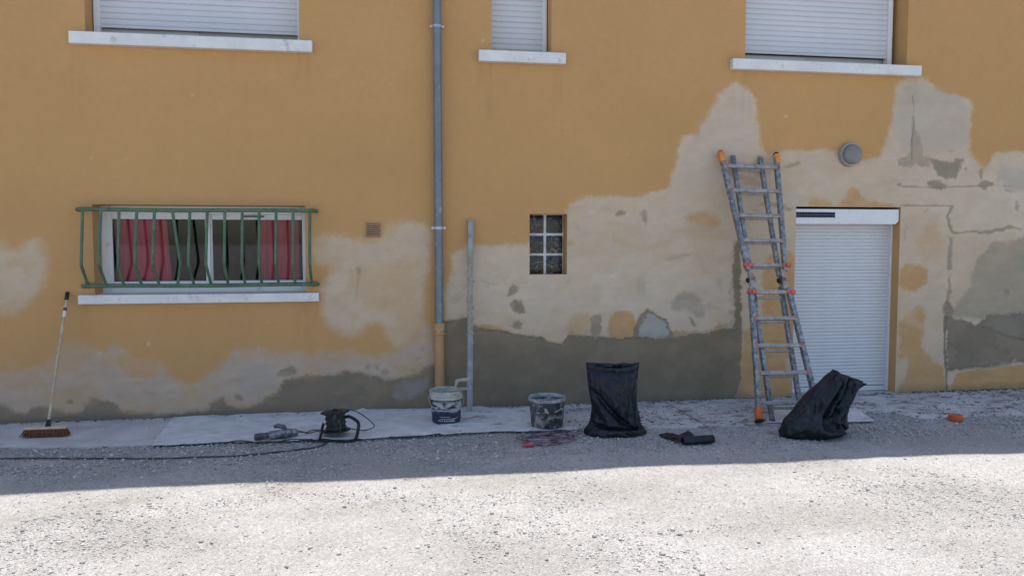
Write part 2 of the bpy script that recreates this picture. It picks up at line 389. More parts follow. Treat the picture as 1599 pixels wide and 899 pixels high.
def line(pts, w, col, op=0.9, amp=2.5, h=-0.0015, soft=1.0):
    P = np.asarray(pts, float); mg = w + amp * 3 + 4
    s = (PX > P[:, 0].min() - mg) & (PX < P[:, 0].max() + mg) & (PY > P[:, 1].min() - mg) & (PY < P[:, 1].max() + mg)
    i = np.nonzero(s)[0]
    x = PX[i] + amp * (W1[i] * 1.6 + W3[i]); y = PY[i] + amp * (W2[i] * 1.6 + W4[i]); d = np.full(len(i), 1e9)
    for a, b in zip(P[:-1], P[1:]): d = np.minimum(d, seg_dist(x, y, a, b))
    w2 = w * np.clip(-0.35 + 2.5 * MOT[i], 0.12, 1.5)
    full = np.zeros(len(wx)); full[i] = (1 - smooth(w2 * 0.5 - soft * .5, w2 * 0.5 + soft * .5, d)) * op; apply(full, col, h)
F1 = (0.60, 0.475, 0.345); F2 = (0.53, 0.435, 0.345); FP = (0.65, 0.54, 0.42); FPINK = (0.50, 0.385, 0.295)
DAMP = (0.245, 0.19, 0.12); DAMPG = (0.28, 0.235, 0.165); OC = OCHRE; CG = (0.22, 0.172, 0.118); CL = (0.36, 0.30, 0.215)
# --- left of the downpipe
patch([(-40, 372), (0, 372), (25, 394), (45, 372), (70, 378), (78, 400), (72, 430), (60, 460), (45, 475), (20, 488), (-40, 497)], F1, 22, 6, .8, mottle=.3)
patch([(-60, 574), (60, 574), (85, 548), (100, 534), (130, 535), (150, 552), (165, 545), (180, 540), (200, 548), (225, 560), (251, 571), (275, 588), (298, 598), (311, 593), (330, 578),
       (356, 558), (364, 547), (385, 542), (407, 540), (433, 551), (462, 549), (498, 551), (520, 544), (545, 544), (570, 556), (611, 551), (645, 535), (655, 500), (662, 493), (674, 507), (681, 523),
       (684, 720), (-60, 720)], FPINK, 16, 6, .88, mottle=.28)
patch([(90, 535), (130, 536), (150, 556), (140, 575), (60, 590), (80, 560)], OC, 14, 5, .35, h=None)
patch([(178, 562), (200, 550), (225, 560), (248, 572), (245, 586), (220, 589), (195, 580)], OC, 7, 4, .7, h=0)
patch([(205, 592), (225, 594), (222, 599), (208, 598)], OC, 3, 2, .6, h=0)
patch([(484, 372), (514, 363), (566, 376), (590, 372), (607, 354), (635, 344), (666, 346), (673, 362), (670, 399), (664, 444), (660, 489), (645, 532), (618, 546), (600, 524), (594, 503), (580, 506),
       (559, 526), (525, 523), (507, 495), (500, 460), (510, 430), (512, 418), (490, 413), (484, 400)], F1, 17, 5, .85, mottle=.3)
patch([(540, 420), (600, 400), (655, 395), (660, 440), (650, 500), (610, 500), (560, 480)], OC, 24, 6, .3, h=None, mottle=.5)
patch([(556, 420), (563, 417), (566, 425), (558, 432)], DAMPG, 4, 2, .6, h=None)
patch([(545, 422), (551, 421), (550, 430)], DAMPG, 4, 2, .4, h=None)
line([(561, 430), (558, 450), (556, 470)], 3, DAMPG, .3, h=None, soft=4)
patch([(372, 578), (400, 560), (436, 574), (428, 605), (396, 622), (360, 606)], (0.43, 0.365, 0.31), 14, 6, .7)
patch([(240, 653), (262, 648), (284, 643), (316, 643), (326, 632), (338, 622), (346, 617), (351, 630), (362, 636), (385, 634), (400, 629), (415, 620), (429, 612), (436, 600), (447, 590), (470, 586),
       (491, 586), (520, 581), (556, 578), (583, 587), (618, 589), (645, 585), (668, 571), (684, 562), (686, 720), (240, 720)], (0.20, 0.155, 0.105), 8, 4, .88, h=.003, mottle=.12)
patch([(614, 606), (642, 592), (668, 582), (672, 606), (650, 615), (632, 624), (611, 621)], (0.34, 0.29, 0.26), 7, 6, .75, mottle=.5)
for q in [(575, 576, 8), (590, 572, 6), (604, 580, 8), (630, 574, 7), (655, 560, 6), (664, 545, 5), (668, 575, 6), (645, 580, 8), (618, 570, 5)]:
    x, y, r = q; patch([(x - r, y), (x, y - r * .7), (x + r, y), (x, y + r * .7)], (0.27, 0.215, 0.17), 5, 6, .6, h=None, mottle=.5)
patch([(427, 584), (440, 574), (453, 569), (467, 578), (460, 584), (445, 586)], (0.25, 0.205, 0.14), 4, 3, .8, h=0)
patch([(362, 618), (374, 616), (382, 627), (368, 624)], DAMP, 3, 3, .7, h=0)
patch([(-40, 628), (14, 632), (21, 645), (36, 648), (53, 632), (71, 631), (90, 636), (107, 641), (125, 639), (133, 624), (150, 622), (171, 629), (199, 645), (225, 651), (225, 720), (-40, 720)],
      (0.19, 0.14, 0.092), 9, 6, .75, h=.001, mottle=.25)
patch([(103, 625), (114, 625), (113, 631), (104, 631)], (0.2, 0.16, 0.12), 4, 3, .7, h=0)
line([(-40, 660), (240, 650), (440, 643)], 7, (0.17, 0.14, 0.11), .6, soft=5)
# --- big skim coat right of the downpipe
patch([(694, 452), (700, 432), (708, 423), (704, 402), (717, 393), (728, 385), (743, 382), (790, 382), (826, 379), (880, 376), (883, 324), (892, 314), (915, 305), (932, 311), (958, 303), (980, 308), (1003, 303),
       (1021, 297), (1042, 299), (1049, 285), (1056, 245), (1066, 216), (1079, 210), (1089, 216), (1093, 200), (1110, 172), (1127, 145), (1147, 126), (1158, 132), (1174, 145), (1181, 162), (1185, 196), (1188, 235),
       (1215, 234), (1228, 232), (1262, 238), (1279, 231), (1291, 230), (1308, 240), (1340, 258), (1357, 247), (1373, 247), (1380, 230), (1392, 189), (1397, 149), (1401, 128), (1417, 117), (1441, 117), (1455, 128),
       (1471, 145), (1509, 152), (1519, 156), (1515, 183), (1514, 210), (1510, 238), (1529, 252), (1537, 268), (1544, 253), (1557, 237), (1660, 238), (1760, 240), (1760, 720), (690, 720)], F1, 9, 4, .95, mottle=.12)
patch([(1100, 180), (1150, 132), (1178, 160), (1184, 240), (1090, 300), (1060, 300), (1070, 230)], F2, 20, 5, .5, h=None)
patch([(1400, 130), (1450, 130), (1512, 156), (1508, 235), (1440, 240), (1395, 235)], (0.46, 0.40, 0.335), 14, 6, .65, h=.003)
patch([(1400, 260), (1530, 262), (1600, 245), (1760, 250), (1760, 380), (1480, 365), (1410, 315)], FP, 20, 6, .4, h=None)
patch([(750, 390), (1150, 400), (1150, 515), (700, 495), (705, 440)], FP, 40, 8, .35, h=None, mottle=.4)
# ochre still showing through
patch([(1072, 336), (1096, 326), (1126, 334), (1126, 354), (1090, 355), (1072, 347)], OC, 10, 4, .8, h=0)
patch([(1058, 350), (1130, 352), (1136, 378), (1060, 375)], OC, 16, 5, .35, h=None, mottle=.5)
patch([(958, 354), (970, 374), (1000, 382), (1030, 376), (1028, 387), (960, 387)], OC, 8, 4, .5, h=0, mottle=.4)
patch([(949, 494), (970, 484), (994, 490), (988, 534), (949, 534)], OC, 6, 3, .9, h=0)
patch([(892, 489), (925, 490), (918, 524), (878, 524), (884, 506)], OC, 9, 4, .5, h=0)
patch([(1050, 514), (1076, 519), (1072, 532), (1050, 532)], OC, 4, 3, .8, h=0)
patch([(1108, 516), (1127, 498), (1130, 518), (1112, 524)], OC, 5, 3, .7, h=0)
patch([(749, 503), (783, 508), (793, 520), (751, 520)], OC, 4, 3, .85, h=0)
patch([(884, 371), (898, 375), (896, 384), (884, 385)], OC, 6, 3, .55, h=0)
patch([(1258, 324), (1267, 311), (1280, 309), (1294, 312), (1302, 324)], OC, 6, 3, .8, h=0)
patch([(1302, 325), (1318, 309), (1326, 292), (1337, 292), (1348, 312), (1390, 317), (1402, 325)], OC, 6, 3, .85, h=0)
patch([(1193, 400), (1225, 392), (1246, 390), (1246, 720), (1130, 720), (1147, 612), (1157, 585), (1159, 540), (1158, 520), (1175, 508), (1186, 500), (1190, 470), (1187, 440)], OC, 9, 4, .95, h=0)
patch([(1227, 553), (1246, 556), (1246, 595), (1224, 590)], F1, 6, 3, .8)
patch([(1404, 411), (1453, 413), (1450, 440), (1437, 453), (1404, 454)], OC, 6, 4, .92, h=0)
patch([(1404, 492), (1420, 490), (1435, 474), (1445, 500), (1437, 527), (1440, 547), (1457, 564), (1478, 574), (1479, 720), (1398, 720), (1404, 556)], OC, 8, 4, .93, h=0)
patch([(1402, 561), (1421, 553), (1414, 594), (1401, 598)], F1, 5, 3, .75)
patch([(1427, 373), (1460, 335), (1477, 345), (1478, 400), (1450, 404), (1430, 400)], OC, 20, 6, .45, h=None, mottle=.5)
patch([(1479, 582), (1530, 577), (1620, 570), (1760, 560), (1760, 720), (1478, 720)], OC, 4, 3, .93, h=0)
# damp filler spots
for p, c, o, s in [
    ([(1440, 330), (1452, 326), (1448, 333)], DAMPG, .6, 2), ([(1172, 326), (1196, 334), (1216, 330), (1200, 338), (1178, 334)], DAMPG, .35, 5), ([(1160, 440), (1166, 438), (1164, 446)], DAMPG, .4, 3), ([(715, 447), (740, 443), (742, 449)], DAMPG, .25, 7), ([(905, 340), (925, 336), (922, 344)], DAMPG, .15, 7), ([(789, 463), (793, 450), (802, 443), (810, 446), (809, 454), (800, 461)], DAMP, .75, 4), ([(793, 473), (810, 465), (823, 489), (808, 488), (796, 482)], DAMP, .85, 4),
    ([(801, 502), (817, 500), (818, 514), (802, 513)], CG, .8, 3), ([(794, 507), (799, 506), (799, 511)], CG, .8, 2), ([(757, 447), (764, 446), (764, 451), (758, 451)], DAMPG, .5, 5), ([(700, 468), (720, 457), (724, 470), (705, 474)], DAMPG, .4, 9),
    ([(958, 332), (970, 326), (983, 331), (967, 338)], DAMP, .75, 3), ([(995, 334), (1006, 325), (1012, 345), (1007, 353)], DAMPG, .85, 4),
    ([(1044, 478), (1064, 453), (1089, 457), (1104, 487), (1090, 499), (1074, 482), (1054, 490)], DAMPG, .6, 9), ([(1073, 496), (1081, 497), (1088, 509), (1078, 507)], DAMP, .75, 3),
    ([(920, 498), (928, 489), (938, 490), (941, 523), (921, 523)], (0.29, 0.245, 0.17), .85, 3), ([(1034, 402), (1078, 396), (1078, 403), (1042, 408)], DAMPG, .45, 7),
    ([(994, 431), (1010, 430), (1012, 460), (996, 458)], DAMPG, .3, 9), ([(1114, 434), (1129, 431), (1129, 457), (1117, 445)], DAMPG, .35, 9), ([(926, 445), (940, 450), (936, 475), (922, 470)], DAMPG, .2, 10),
    ([(1171, 322), (1200, 314), (1240, 324), (1234, 331), (1200, 322)], DAMPG, .6, 4), ([(1219, 258), (1245, 252), (1250, 259), (1224, 263)], DAMP, .6, 4), ([(1411, 350), (1415, 350), (1415, 378), (1411, 376)], CL, .6, 4),
    ([(887, 434), (893, 432), (892, 442), (886, 441)], DAMPG, .4, 6)]:
    patch(p, c, s, 3, o, h=-.0005, mottle=.2)
patch([(987, 514), (999, 489), (1012, 481), (1039, 499), (1052, 525), (1048, 534), (990, 534)], CG, 2, 2.5, .92, h=.002)
patch([(994, 520), (1008, 491), (1018, 488), (1042, 509), (1046, 530), (1000, 531)], (0.43, 0.40, 0.36), 3, 3, .9, h=.003)
# thin smear and broken lip around the base coat
BC = [(688, 498), (728, 492), (741, 500), (783, 511), (825, 520), (856, 529), (876, 531), (886, 517), (910, 517), (967, 524), (1048, 524), (1078, 515), (1129, 508), (1143, 505), (1143, 386), (1156, 366), (1159, 500), (1160, 600), (1147, 640), (688, 640)]
patch(BC, (0.33, 0.265, 0.19), 3, 7, .55, h=.001, mottle=.7, curve=0)
# trowel sweeps and smudges within the skim coat
for _ in range(150):
    cx_, cy_ = random.uniform(705, 1590), random.uniform(262, 505)
    if cx_ < 890 and cy_ < 395 or cx_ < 1060 and cy_ < 320 or 1160 < cx_ < 1410 and cy_ > 300: continue
    L_, w_, a_ = random.uniform(8, 38), random.uniform(2, 9), random.gauss(.1, .5); ca_, sa_ = math.cos(a_), math.sin(a_)
    patch([(cx_ + u * L_ * ca_ - v * w_ * sa_, cy_ + u * L_ * sa_ + v * w_ * ca_) for u, v in ((-1, 0), (-.4, -1), (.5, -.8), (1, .1), (.4, 1), (-.5, .7))], random.choice((FP, FP, DAMPG, F2, (0.56, 0.39, 0.24))), random.uniform(2, 8), 3.5, random.uniform(.1, .38), h=random.choice((None, .0045)), mottle=.5)
for _ in range(45):
    cx_, cy_ = random.uniform(0, 660), random.uniform(560, 640); L_, w_ = random.uniform(6, 26), random.uniform(2, 6)
    patch([(cx_ - L_, cy_), (cx_, cy_ - w_), (cx_ + L_, cy_ + 1), (cx_, cy_ + w_)], random.choice((FPINK, F1, (0.42, 0.31, 0.22), DAMPG)), random.uniform(3, 8), 4, random.uniform(.1, .3), h=None, mottle=.5)
# cement base coat between downpipe and ladder, with the strip climbing behind the ladder
patch([(688, 503), (728, 497), (739, 506), (749, 512), (783, 516), (808, 522), (825, 526), (846, 528), (855, 535), (876, 538), (880, 533), (886, 523), (910, 523), (940, 526), (967, 530), (988, 527), (1048, 530), (1066, 526),
       (1078, 521), (1102, 520), (1129, 514), (1144, 514), (1147, 500), (1147, 458), (1144, 425), (1147, 386), (1156, 369), (1157, 420), (1157, 500), (1158.5, 558), (1155, 598), (1147, 617), (1140, 720), (688, 720)],
      (0.225, 0.175, 0.118), 1.3, 2.2, .97, h=.009, mottle=.08, curve=0)
patch([(740, 545), (900, 555), (1100, 560), (1150, 540), (1150, 640), (700, 640)], (0.205, 0.163, 0.115), 40, 8, .6, h=None, mottle=.4)
line([(688, 503), (728, 497), (739, 506), (749, 512), (783, 516), (808, 522), (825, 526), (846, 528), (855, 535), (876, 538), (880, 533), (886, 523), (910, 523), (940, 526), (967, 530), (988, 527), (1048, 530), (1066, 526), (1078, 521), (1102, 520), (1129, 514), (1144, 514)], 3, (.13, .105, .078), .6, amp=3, h=-.002)
# marks above and beside the door
patch([(1399, 249), (1417, 244), (1423, 228), (1423, 193), (1427, 176), (1430, 204), (1437, 217), (1442, 244), (1451, 248), (1451, 261), (1438, 260), (1427, 253), (1425, 260), (1403, 260)], CL, 2, 2, .85, h=-.001)
line([(1425, 150), (1427, 167), (1426, 200), (1423, 228), (1424, 250)], 1.6, DAMP, .8, amp=1)
patch([(1449, 248), (1478, 252), (1505, 249), (1497, 271), (1494, 279), (1478, 281), (1465, 273), (1457, 263)], DAMPG, 2.5, 3, .9, h=-.001)
patch([(1446, 284), (1465, 279), (1482, 292), (1467, 298), (1454, 293)], DAMPG, 2.5, 3, .9, h=-.001)
patch([(1398, 287), (1409, 284), (1407, 291)], DAMPG, 2, 2, .8, h=0)
line([(1405, 291), (1460, 292.5), (1560, 289.5), (1600, 292)], 1.8, DAMPG, .7, amp=1)
patch([(1524, 290), (1534, 281), (1556, 288), (1537, 297)], DAMPG, 2, 3, .85, h=0)
patch([(1526, 268), (1534, 260), (1535, 282), (1531, 281)], DAMPG, 2, 2, .85, h=0)
patch([(1505, 263), (1511, 260), (1510, 270)], DAMPG, 2, 3, .8, h=0)
patch([(1587, 308), (1593, 321), (1588, 331), (1584, 325)], DAMPG, 3, 3, .7, h=0)
patch([(1566, 292), (1583, 294), (1580, 298), (1568, 297)], DAMPG, 3, 3, .6, h=0)
patch([(1552, 258), (1599, 262), (1620, 250), (1620, 300), (1560, 290)], (0.43, 0.385, 0.315), 14, 6, .6, h=None, mottle=.4)
patch([(1476, 236), (1492, 234), (1490, 238)], DAMPG, 3, 3, .4, h=0)
line([(1405, 321), (1488, 321.5)], 2, DAMP, .75, amp=1)
line([(1487, 322), (1481, 340), (1487, 362), (1500, 363), (1534, 363), (1580, 354), (1592, 357)], 4.5, (0.31, 0.26, 0.19), .85, amp=4, soft=2)
line([(1485, 373), (1484, 398)], 7, (0.30, 0.25, 0.185), .75, soft=2.5); line([(1483, 402), (1483, 420)], 6, (0.30, 0.25, 0.185), .75, soft=2.5); line([(1483, 430), (1480, 470)], 5, (0.30, 0.25, 0.185), .75, amp=5, soft=2.5)
patch([(1473, 470), (1488, 469), (1490, 494), (1474, 496)], CG, 3, 3, .9, h=.002)
patch([(1550, 371), (1760, 366), (1760, 500), (1476, 500), (1493, 471), (1513, 453), (1517, 417), (1533, 393)], CL, 9, 4, .85, h=.002, mottle=.15)
patch([(1575, 380), (1760, 380), (1760, 440), (1600, 430)], (0.31, 0.30, 0.22), 20, 6, .6, h=None)
patch([(1567, 454), (1578, 453), (1578, 462), (1568, 462)], (0.22, 0.2, 0.165), 4, 3, .7, h=None)
patch([(1474, 492), (1503, 497), (1523, 507), (1547, 492), (1599, 488), (1760, 486), (1760, 555), (1599, 564), (1543, 572), (1507, 578), (1478, 578)], (0.215, 0.173, 0.122), 3, 4, .95, h=.004, mottle=.12)
patch([(1530, 500), (1620, 492), (1620, 520), (1545, 525)], (0.25, 0.23, 0.185), 14, 6, .5, h=None)
line([(1503, 500), (1525, 508), (1560, 521), (1600, 531)], 3, (0.14, 0.125, 0.1), .5, soft=2); line([(1516, 530), (1516, 570)], 2, (0.14, 0.125, 0.1), .5)
line([(1476, 494), (1474, 530), (1477, 580), (1478, 608)], 3.5, (0.15, 0.13, 0.105), .8, amp=2)
line([(1478, 578), (1543, 572), (1600, 564), (1700, 557)], 5, (0.15, 0.13, 0.105), .5, amp=3, soft=3)
line([(1158, 375), (1159, 510)], 1.5, F2, .6, amp=.6, h=.004)
# faint darker streaks below the sills, hairline cracks in the old paint
for x0_, x1_, y_ in ((106, 487, 80), (748, 884, 98), (1145, 1440, 110), (121, 497, 474)):
    for _ in range(16):
        xx = random.choice((x0_ + random.uniform(0, 30), x1_ - random.uniform(0, 30), random.uniform(x0_, x1_))); ll = random.uniform(15, 90)
        line([(xx, y_), (xx + random.uniform(-2, 2), y_ + ll * .5), (xx + random.uniform(-3, 3), y_ + ll)], random.uniform(3, 9), (0.36, 0.20, 0.09), random.uniform(.04, .12), amp=1.5, h=None, soft=7)
for _ in range(130):
    xx, yy, r = random.uniform(0, 1599), random.uniform(0, 560), random.uniform(.8, 1.9); patch([(xx - r, yy), (xx, yy - r), (xx + r, yy), (xx, yy + r)], random.choice(((0.62, 0.5, 0.36), (0.3, 0.2, 0.1), (0.4, 0.24, 0.1))), 1.2, 1.2, random.uniform(.2, .5), h=None, curve=0)
# small chips and paint flecks in the old paint
for q in [(143, 248, 2), (197, 250, 1.5), (755, 64, 3), (155, 552, 4), (1227, 181, 3.5), (884, 173, 1.5), (233, 537, 5), (420, 503, 2), (60, 260, 1.5), (300, 150, 1.5), (980, 240, 1.6), (610, 130, 1.5)]:
    x, y, r = q; patch([(x - r, y), (x, y - r), (x + r, y), (x, y + r)], (0.62, 0.5, 0.36), 1.5, 1.5, .6, h=-.001, curve=0)
alb *= (0.97 + 0.06 * fine)[:, None] * (0.965 + 0.07 * MOT2)[:, None]
# foot of the wall soiled by splashes (own shape, irregular)
soil = (1 - smooth(0.0, 0.10, wz + 0.06 * (W3 + W1))) * 0.45; apply(soil, (0.16, 0.135, 0.105), None)

def wall_mat():
    m = M('patched_render', 0.93, spec=0.2); a = m.n('ShaderNodeAttribute', attribute_name='paint')
    c = m.mix(m.ramp(m.noise(150, 3), 0.35, 0.7, 0.0, 0.10), a.outputs['Color'], (0.2, 0.16, 0.11))
    m.color(c); m.bump(m.math('ADD', m.math('MULTIPLY', m.noise(170, 3, 0.6), 0.5), m.noise(18, 5, 0.6, (1, 1, 0.7))), 0.005); return m.m
nxw, nzw = len(xs), len(zs)
idx = np.arange(nxw * nzw).reshape(nzw, nxw)
q = np.stack([idx[:-1, :-1], idx[:-1, 1:], idx[1:, 1:], idx[1:, :-1]], 2)
cxm = (xs[:-1] + xs[1:])[None] / 2 + 0 * zs[:-1, None]; czm = (zs[:-1] + zs[1:])[:, None] / 2 + 0 * xs[None, :-1]
hole = np.zeros(cxm.shape, bool)
for x0, x1, z0, z1 in OPEN.values(): hole |= (cxm > x0) & (cxm < x1) & (czm > z0) & (czm < z1)
Fq = q[~hole].reshape(-1, 4)
me = bpy.data.meshes.new('wall'); me.vertices.add(len(wx)); me.loops.add(len(Fq) * 4); me.polygons.add(len(Fq))
wy = -(hgt + (fbm(wx, wz, 3, 4, 121) - 0.5) * 0.008 * 1.0) + 0.001
for x0, x1, z0, z1 in OPEN.values():                        # keep the arrises straight
    e = np.maximum(np.maximum(x0 - wx, wx - x1), np.maximum(z0 - wz, wz - z1)); wy *= smooth(-0.001, 0.05, e)
me.vertices.foreach_set('co', np.stack([wx, wy, wz], 1).astype(np.float32).ravel())
me.loops.foreach_set('vertex_index', Fq.astype(np.int32).ravel()); me.polygons.foreach_set('loop_start', np.arange(0, len(Fq) * 4, 4, dtype=np.int32))
me.update(calc_edges=True); me.polygons.foreach_set('use_smooth', np.ones(len(Fq), bool))
at = me.attributes.new('paint', 'FLOAT_COLOR', 'POINT'); at.data.foreach_set('color', np.concatenate([alb, np.ones((len(wx), 1))], 1).astype(np.float32).ravel())
me.materials.append(wall_mat()); ow = bpy.data.objects.new('wall', me); COL.objects.link(ow); ow.parent = house
# reveals of the openings
DEP = {'w1': .24, 'w2': .24, 'w3': .26, 'low': .24, 'gb': .17, 'door': .20}
for kx, (x0, x1, z0, z1) in OPEN.items():
    d = DEP[kx]; g = G(); z0r = max(z0, -0.02)
    g.grid([[(x0, 0, z0r), (x0, d, z0r)], [(x0, 0, z1), (x0, d, z1)], [(x1, 0, z1), (x1, d, z1)], [(x1, 0, z0r), (x1, d, z0r)]])
    if kx != 'door': g.grid([[(x1, 0, z0r), (x1, d, z0r)], [(x0, 0, z0r), (x0, d, z0r)]])
    build('reveal', g, M_OCHRE, house)
# the rest of the shell: inner skin, ends, back and roof, which throw the shade
g = G(); g.box(-9, -8.7, 0.01, 8, 0, 5.2); g.box(11.7, 12, 0.01, 8, 0, 5.2); g.box(-9, 12, 8, 8.3, 0, 5.2); build('end_wall', g, M_OCHRE, house)
g = G(); g.box(-8.69, 11.69, 2.2, 2.3, 0, 5.19); g.box(-8.69, 11.69, .3, 2.199, 2.55, 2.7); g.box(-8.69, 11.69, .02, 7.99, 5.192, 5.2); build('inner_wall', g, simple('dim_grey_plaster', (.12, .12, .125), .9), house)
EAVE_Z = 5.25
def roof_edge(px, py):                                      # where the sun ray through a shadow point leaves the eaves
    p = gp(px, py, GZ + 0.005); return p + to_sun * ((EAVE_Z - p.z) / to_sun.z)
a, b = roof_edge(30, 768.5), roof_edge(1570, 706.5); s_ = (b.y - a.y) / (b.x - a.x)
ye = lambda x: a.y + s_ * (x - a.x)
g = G(); L, Rr = -9.6, 12.6
v = [(L, ye(L), EAVE_Z), (Rr, ye(Rr), EAVE_Z), (Rr, 4.1, EAVE_Z + 1.7), (L, 4.1, EAVE_Z + 1.7), (Rr, 8.7, EAVE_Z), (L, 8.7, EAVE_Z)]
v += [(x, y, z - 0.18) for x, y, z in v]
g.add(v, [(0, 1, 2, 3), (3, 2, 4, 5), (7, 6, 9, 8), (8, 9, 11, 10), (0, 6, 7, 1), (5, 4, 10, 11), (0, 3, 9, 6), (3, 5, 11, 9), (1, 7, 8, 2), (2, 8, 10, 4)])
build('roof', g, simple('terracotta_tiles', (0.35, 0.16, 0.09), 0.85), house)
print('EAVE', a, b)

# --- shuttered upper windows
def slat_geo(x0, x1, y, pitch, thick):
    pr = [(0, .8), (0.015, 0.1), (0.10, -0.6), (0.32, -1.0), (0.62, -0.95), (0.86, -0.45), (0.94, 0.2), (0.955, .8), (1.0, .8)]
    rows = [[(x0, y + b * thick, a * pitch), (x1, y + b * thick, a * pitch)] for a, b in pr]
    g = G(); g.grid(rows); return g
def shutter(win, x0, x1, y, z0, z1, pitch, thick=0.0055, mat=None):
    first = None; n = int(math.ceil((z1 - z0) / pitch))
    for i in range(n):
        if first is None:
            first = build('shutter_slat', slat_geo(x0, x1, y, pitch, thick), mat or M_SLAT, win, smooth=True, sharp=50); first.location = (0, 0, z0)
        else: copy_of(first, win, (random.uniform(-.0006, .0006), random.uniform(-.0008, .0008), z0 + i * pitch))
M_WFRAME = simple('grey_white_frame', (0.50, 0.52, 0.55), 0.4, var=0.04, scale=4)
def upper_window(x0, x1, sill_px, guide_l, guide_r, slat_z, yoff, halfbar):
    y = yoff; g = G()
    g.box(x0 - .02 if guide_l <= 0 else x0, x0 + max(guide_l, .03), y - 0.03, y + 0.05, UZ + .001, 4.75)
    g.box(x1 - guide_r, x1, y - 0.03, y + 0.05, UZ + .001, 4.75)
    g.box(x0, x1, y - 0.028, y + 0.05, 4.7502, 4.80)
    win = build('shuttered_window', g, M_PVC, house, bevel=0.004)
    shutter(win, x0 + .028, x1 - guide_r + .008, y, slat_z, 4.75, 0.054)
    g = G(); g.box(x0 + .03, x1 - guide_r + .004, y - .008, y + .01, slat_z - .028, slat_z - .002); build('bottom_bar', g, M_SLAT, win, bevel=.002)
    g = G(); g.box(x0, x1, y + .07, y + .11, UZ + .002, UZ + .125); build('sash_rail', g, M_WFRAME, win, bevel=.006)
    if halfbar:
        g = G(); g.box(x0 + .03, (x0 + x1) / 2 - .04, y + .05, y + .068, UZ + .002, UZ + .112); build('insect_rail', g, M_WFRAME, win, bevel=.003)
    g = G(); g.box(x0, x1, y + .085, y + .093, UZ + .1255, 4.75); build('pane', g, M_GLASS, win)
    (ax, ay), (bx, by) = sill_px; p, q = wl(ax, ay, -.07), wl(bx, by, -.07); zt = (p.z + q.z) / 2
    g = G(); g.add([(p.x, -.07, zt - .105), (q.x, -.07, zt - .105), (q.x, y + .12, zt - .10), (p.x, y + .12, zt - .10), (p.x, -.07, zt), (q.x, -.07, zt), (q.x, y + .12, UZ - .003), (p.x, y + .12, UZ - .003)],
                   [(0, 3, 2, 1), (4, 5, 6, 7), (0, 1, 5, 4), (1, 2, 6, 5), (2, 3, 7, 6), (3, 0, 4, 7)])
    bx0, bx1 = p.x, q.x
    g = G(); g.box(bx0, bx1, -.07, .004, zt - .105, zt); g.box(x0 + .001, x1 - .001, .005, y + .12, zt - .08, UZ - .004)
    build('window_sill', g, M_SILL, win, bevel=.006, seg=2)
    return win
def glass_mat(tint, fac):
    m = bpy.data.materials.new('window_glass'); m.use_nodes = True; nt = m.node_tree; nt.nodes.remove(nt.nodes['Principled BSDF'])
    t = nt.nodes.new('ShaderNodeBsdfTransparent'); t.inputs[0].default_value = (*tint, 1); gl = nt.nodes.new('ShaderNodeBsdfGlossy'); gl.inputs['Roughness'].default_value = 0.02
    fr = nt.nodes.new('ShaderNodeFresnel'); fr.inputs[0].default_value = fac
    mx = nt.nodes.new('ShaderNodeMixShader'); nt.links.new(fr.outputs[0], mx.inputs[0]); nt.links.new(t.outputs[0], mx.inputs[1]); nt.links.new(gl.outputs[0], mx.inputs[2])
    nt.links.new(mx.outputs[0], nt.nodes['Material Output'].inputs[0]); return m
M_GLASS = glass_mat((0.93, 0.94, 0.94), 1.37)
o = OPEN['w1']; f1 = wl(148, 46, .2).x
upper_window(f1, o[1] + .04, ((106, 46), (487, 65)), .055, .075, UZ + .135, .2, True)
o = OPEN['w2']; upper_window(o[0] - .06, wl(853, 70, .2).x, ((748, 77), (884, 83)), .075, .045, UZ + .0, .2, False)
o = OPEN['w3']; upper_window(o[0] - .06, wl(1390, 90, .2).x, ((1145, 91.5), (1440, 102)), .04, .05, UZ + .145, .2, True)

# --- lower sliding window with curtains behind it
x0, x1, z0, z1 = OPEN['low']; yl = .20
fl = wl(158, 390, yl).x; fr = x1 + .02
zt_, zb_ = z1, z0
g = G()
g.box(fl, fl + .075, yl, yl + .07, zb_, zt_ - .001); g.box(fr - .07, fr, yl, yl + .07, zb_, zt_ - .001)
g.box(fl + .0752, fr - .0702, yl, yl + .07, zt_ - .075, zt_ - .001); g.box(fl + .0752, fr - .0702, yl, yl + .07, zb_, zb_ + .055)
low = build('window', g, M_PVC, house, bevel=.006, seg=2)
xm = wl(327, 390, yl + .03).x
def sash(ax, bx, y, pane):
    g = G(); t = .055; za, zb = zb_ + .05, zt_ - .07
    g.box(ax, ax + t, y, y + .03, za, zb); g.box(bx - t * .75, bx, y, y + .03, za, zb)
    g.box(ax + t + .0002, bx - t * .75 - .0002, y, y + .03, zb - t, zb); g.box(ax + t + .0002, bx - t * .75 - .0002, y, y + .03, za, za + t)
    s = build('sash', g, M_PVC, low, bevel=.004)
    g = G(); g.box(ax + t - .005, bx - t * .75 + .005, y + .012, y + .016, za + t - .005, zb - t + .005); p = build('pane', g, M_GLASS, low)
    return s
sash(fl + .04, xm + .01, yl + .012, 0); sash(xm - .03, fr - .035, yl + .046, 1)
g = G(); c = wl(395, 338, yl - .01); g.box(c.x - .10, c.x + .10, yl - .006, yl + .004, c.z - .008, c.z + .008)
build('trickle_vent', g, simple('vent_slot_dark', (0.1, 0.1, 0.09), 0.5), low, bevel=.002)
g = G(); p, q = wl(121, 461, -.06), wl(497.5, 457, -.06); zt = (p.z + q.z) / 2
g.box(p.x, q.x, -.06, .004, zt - .082, zt)
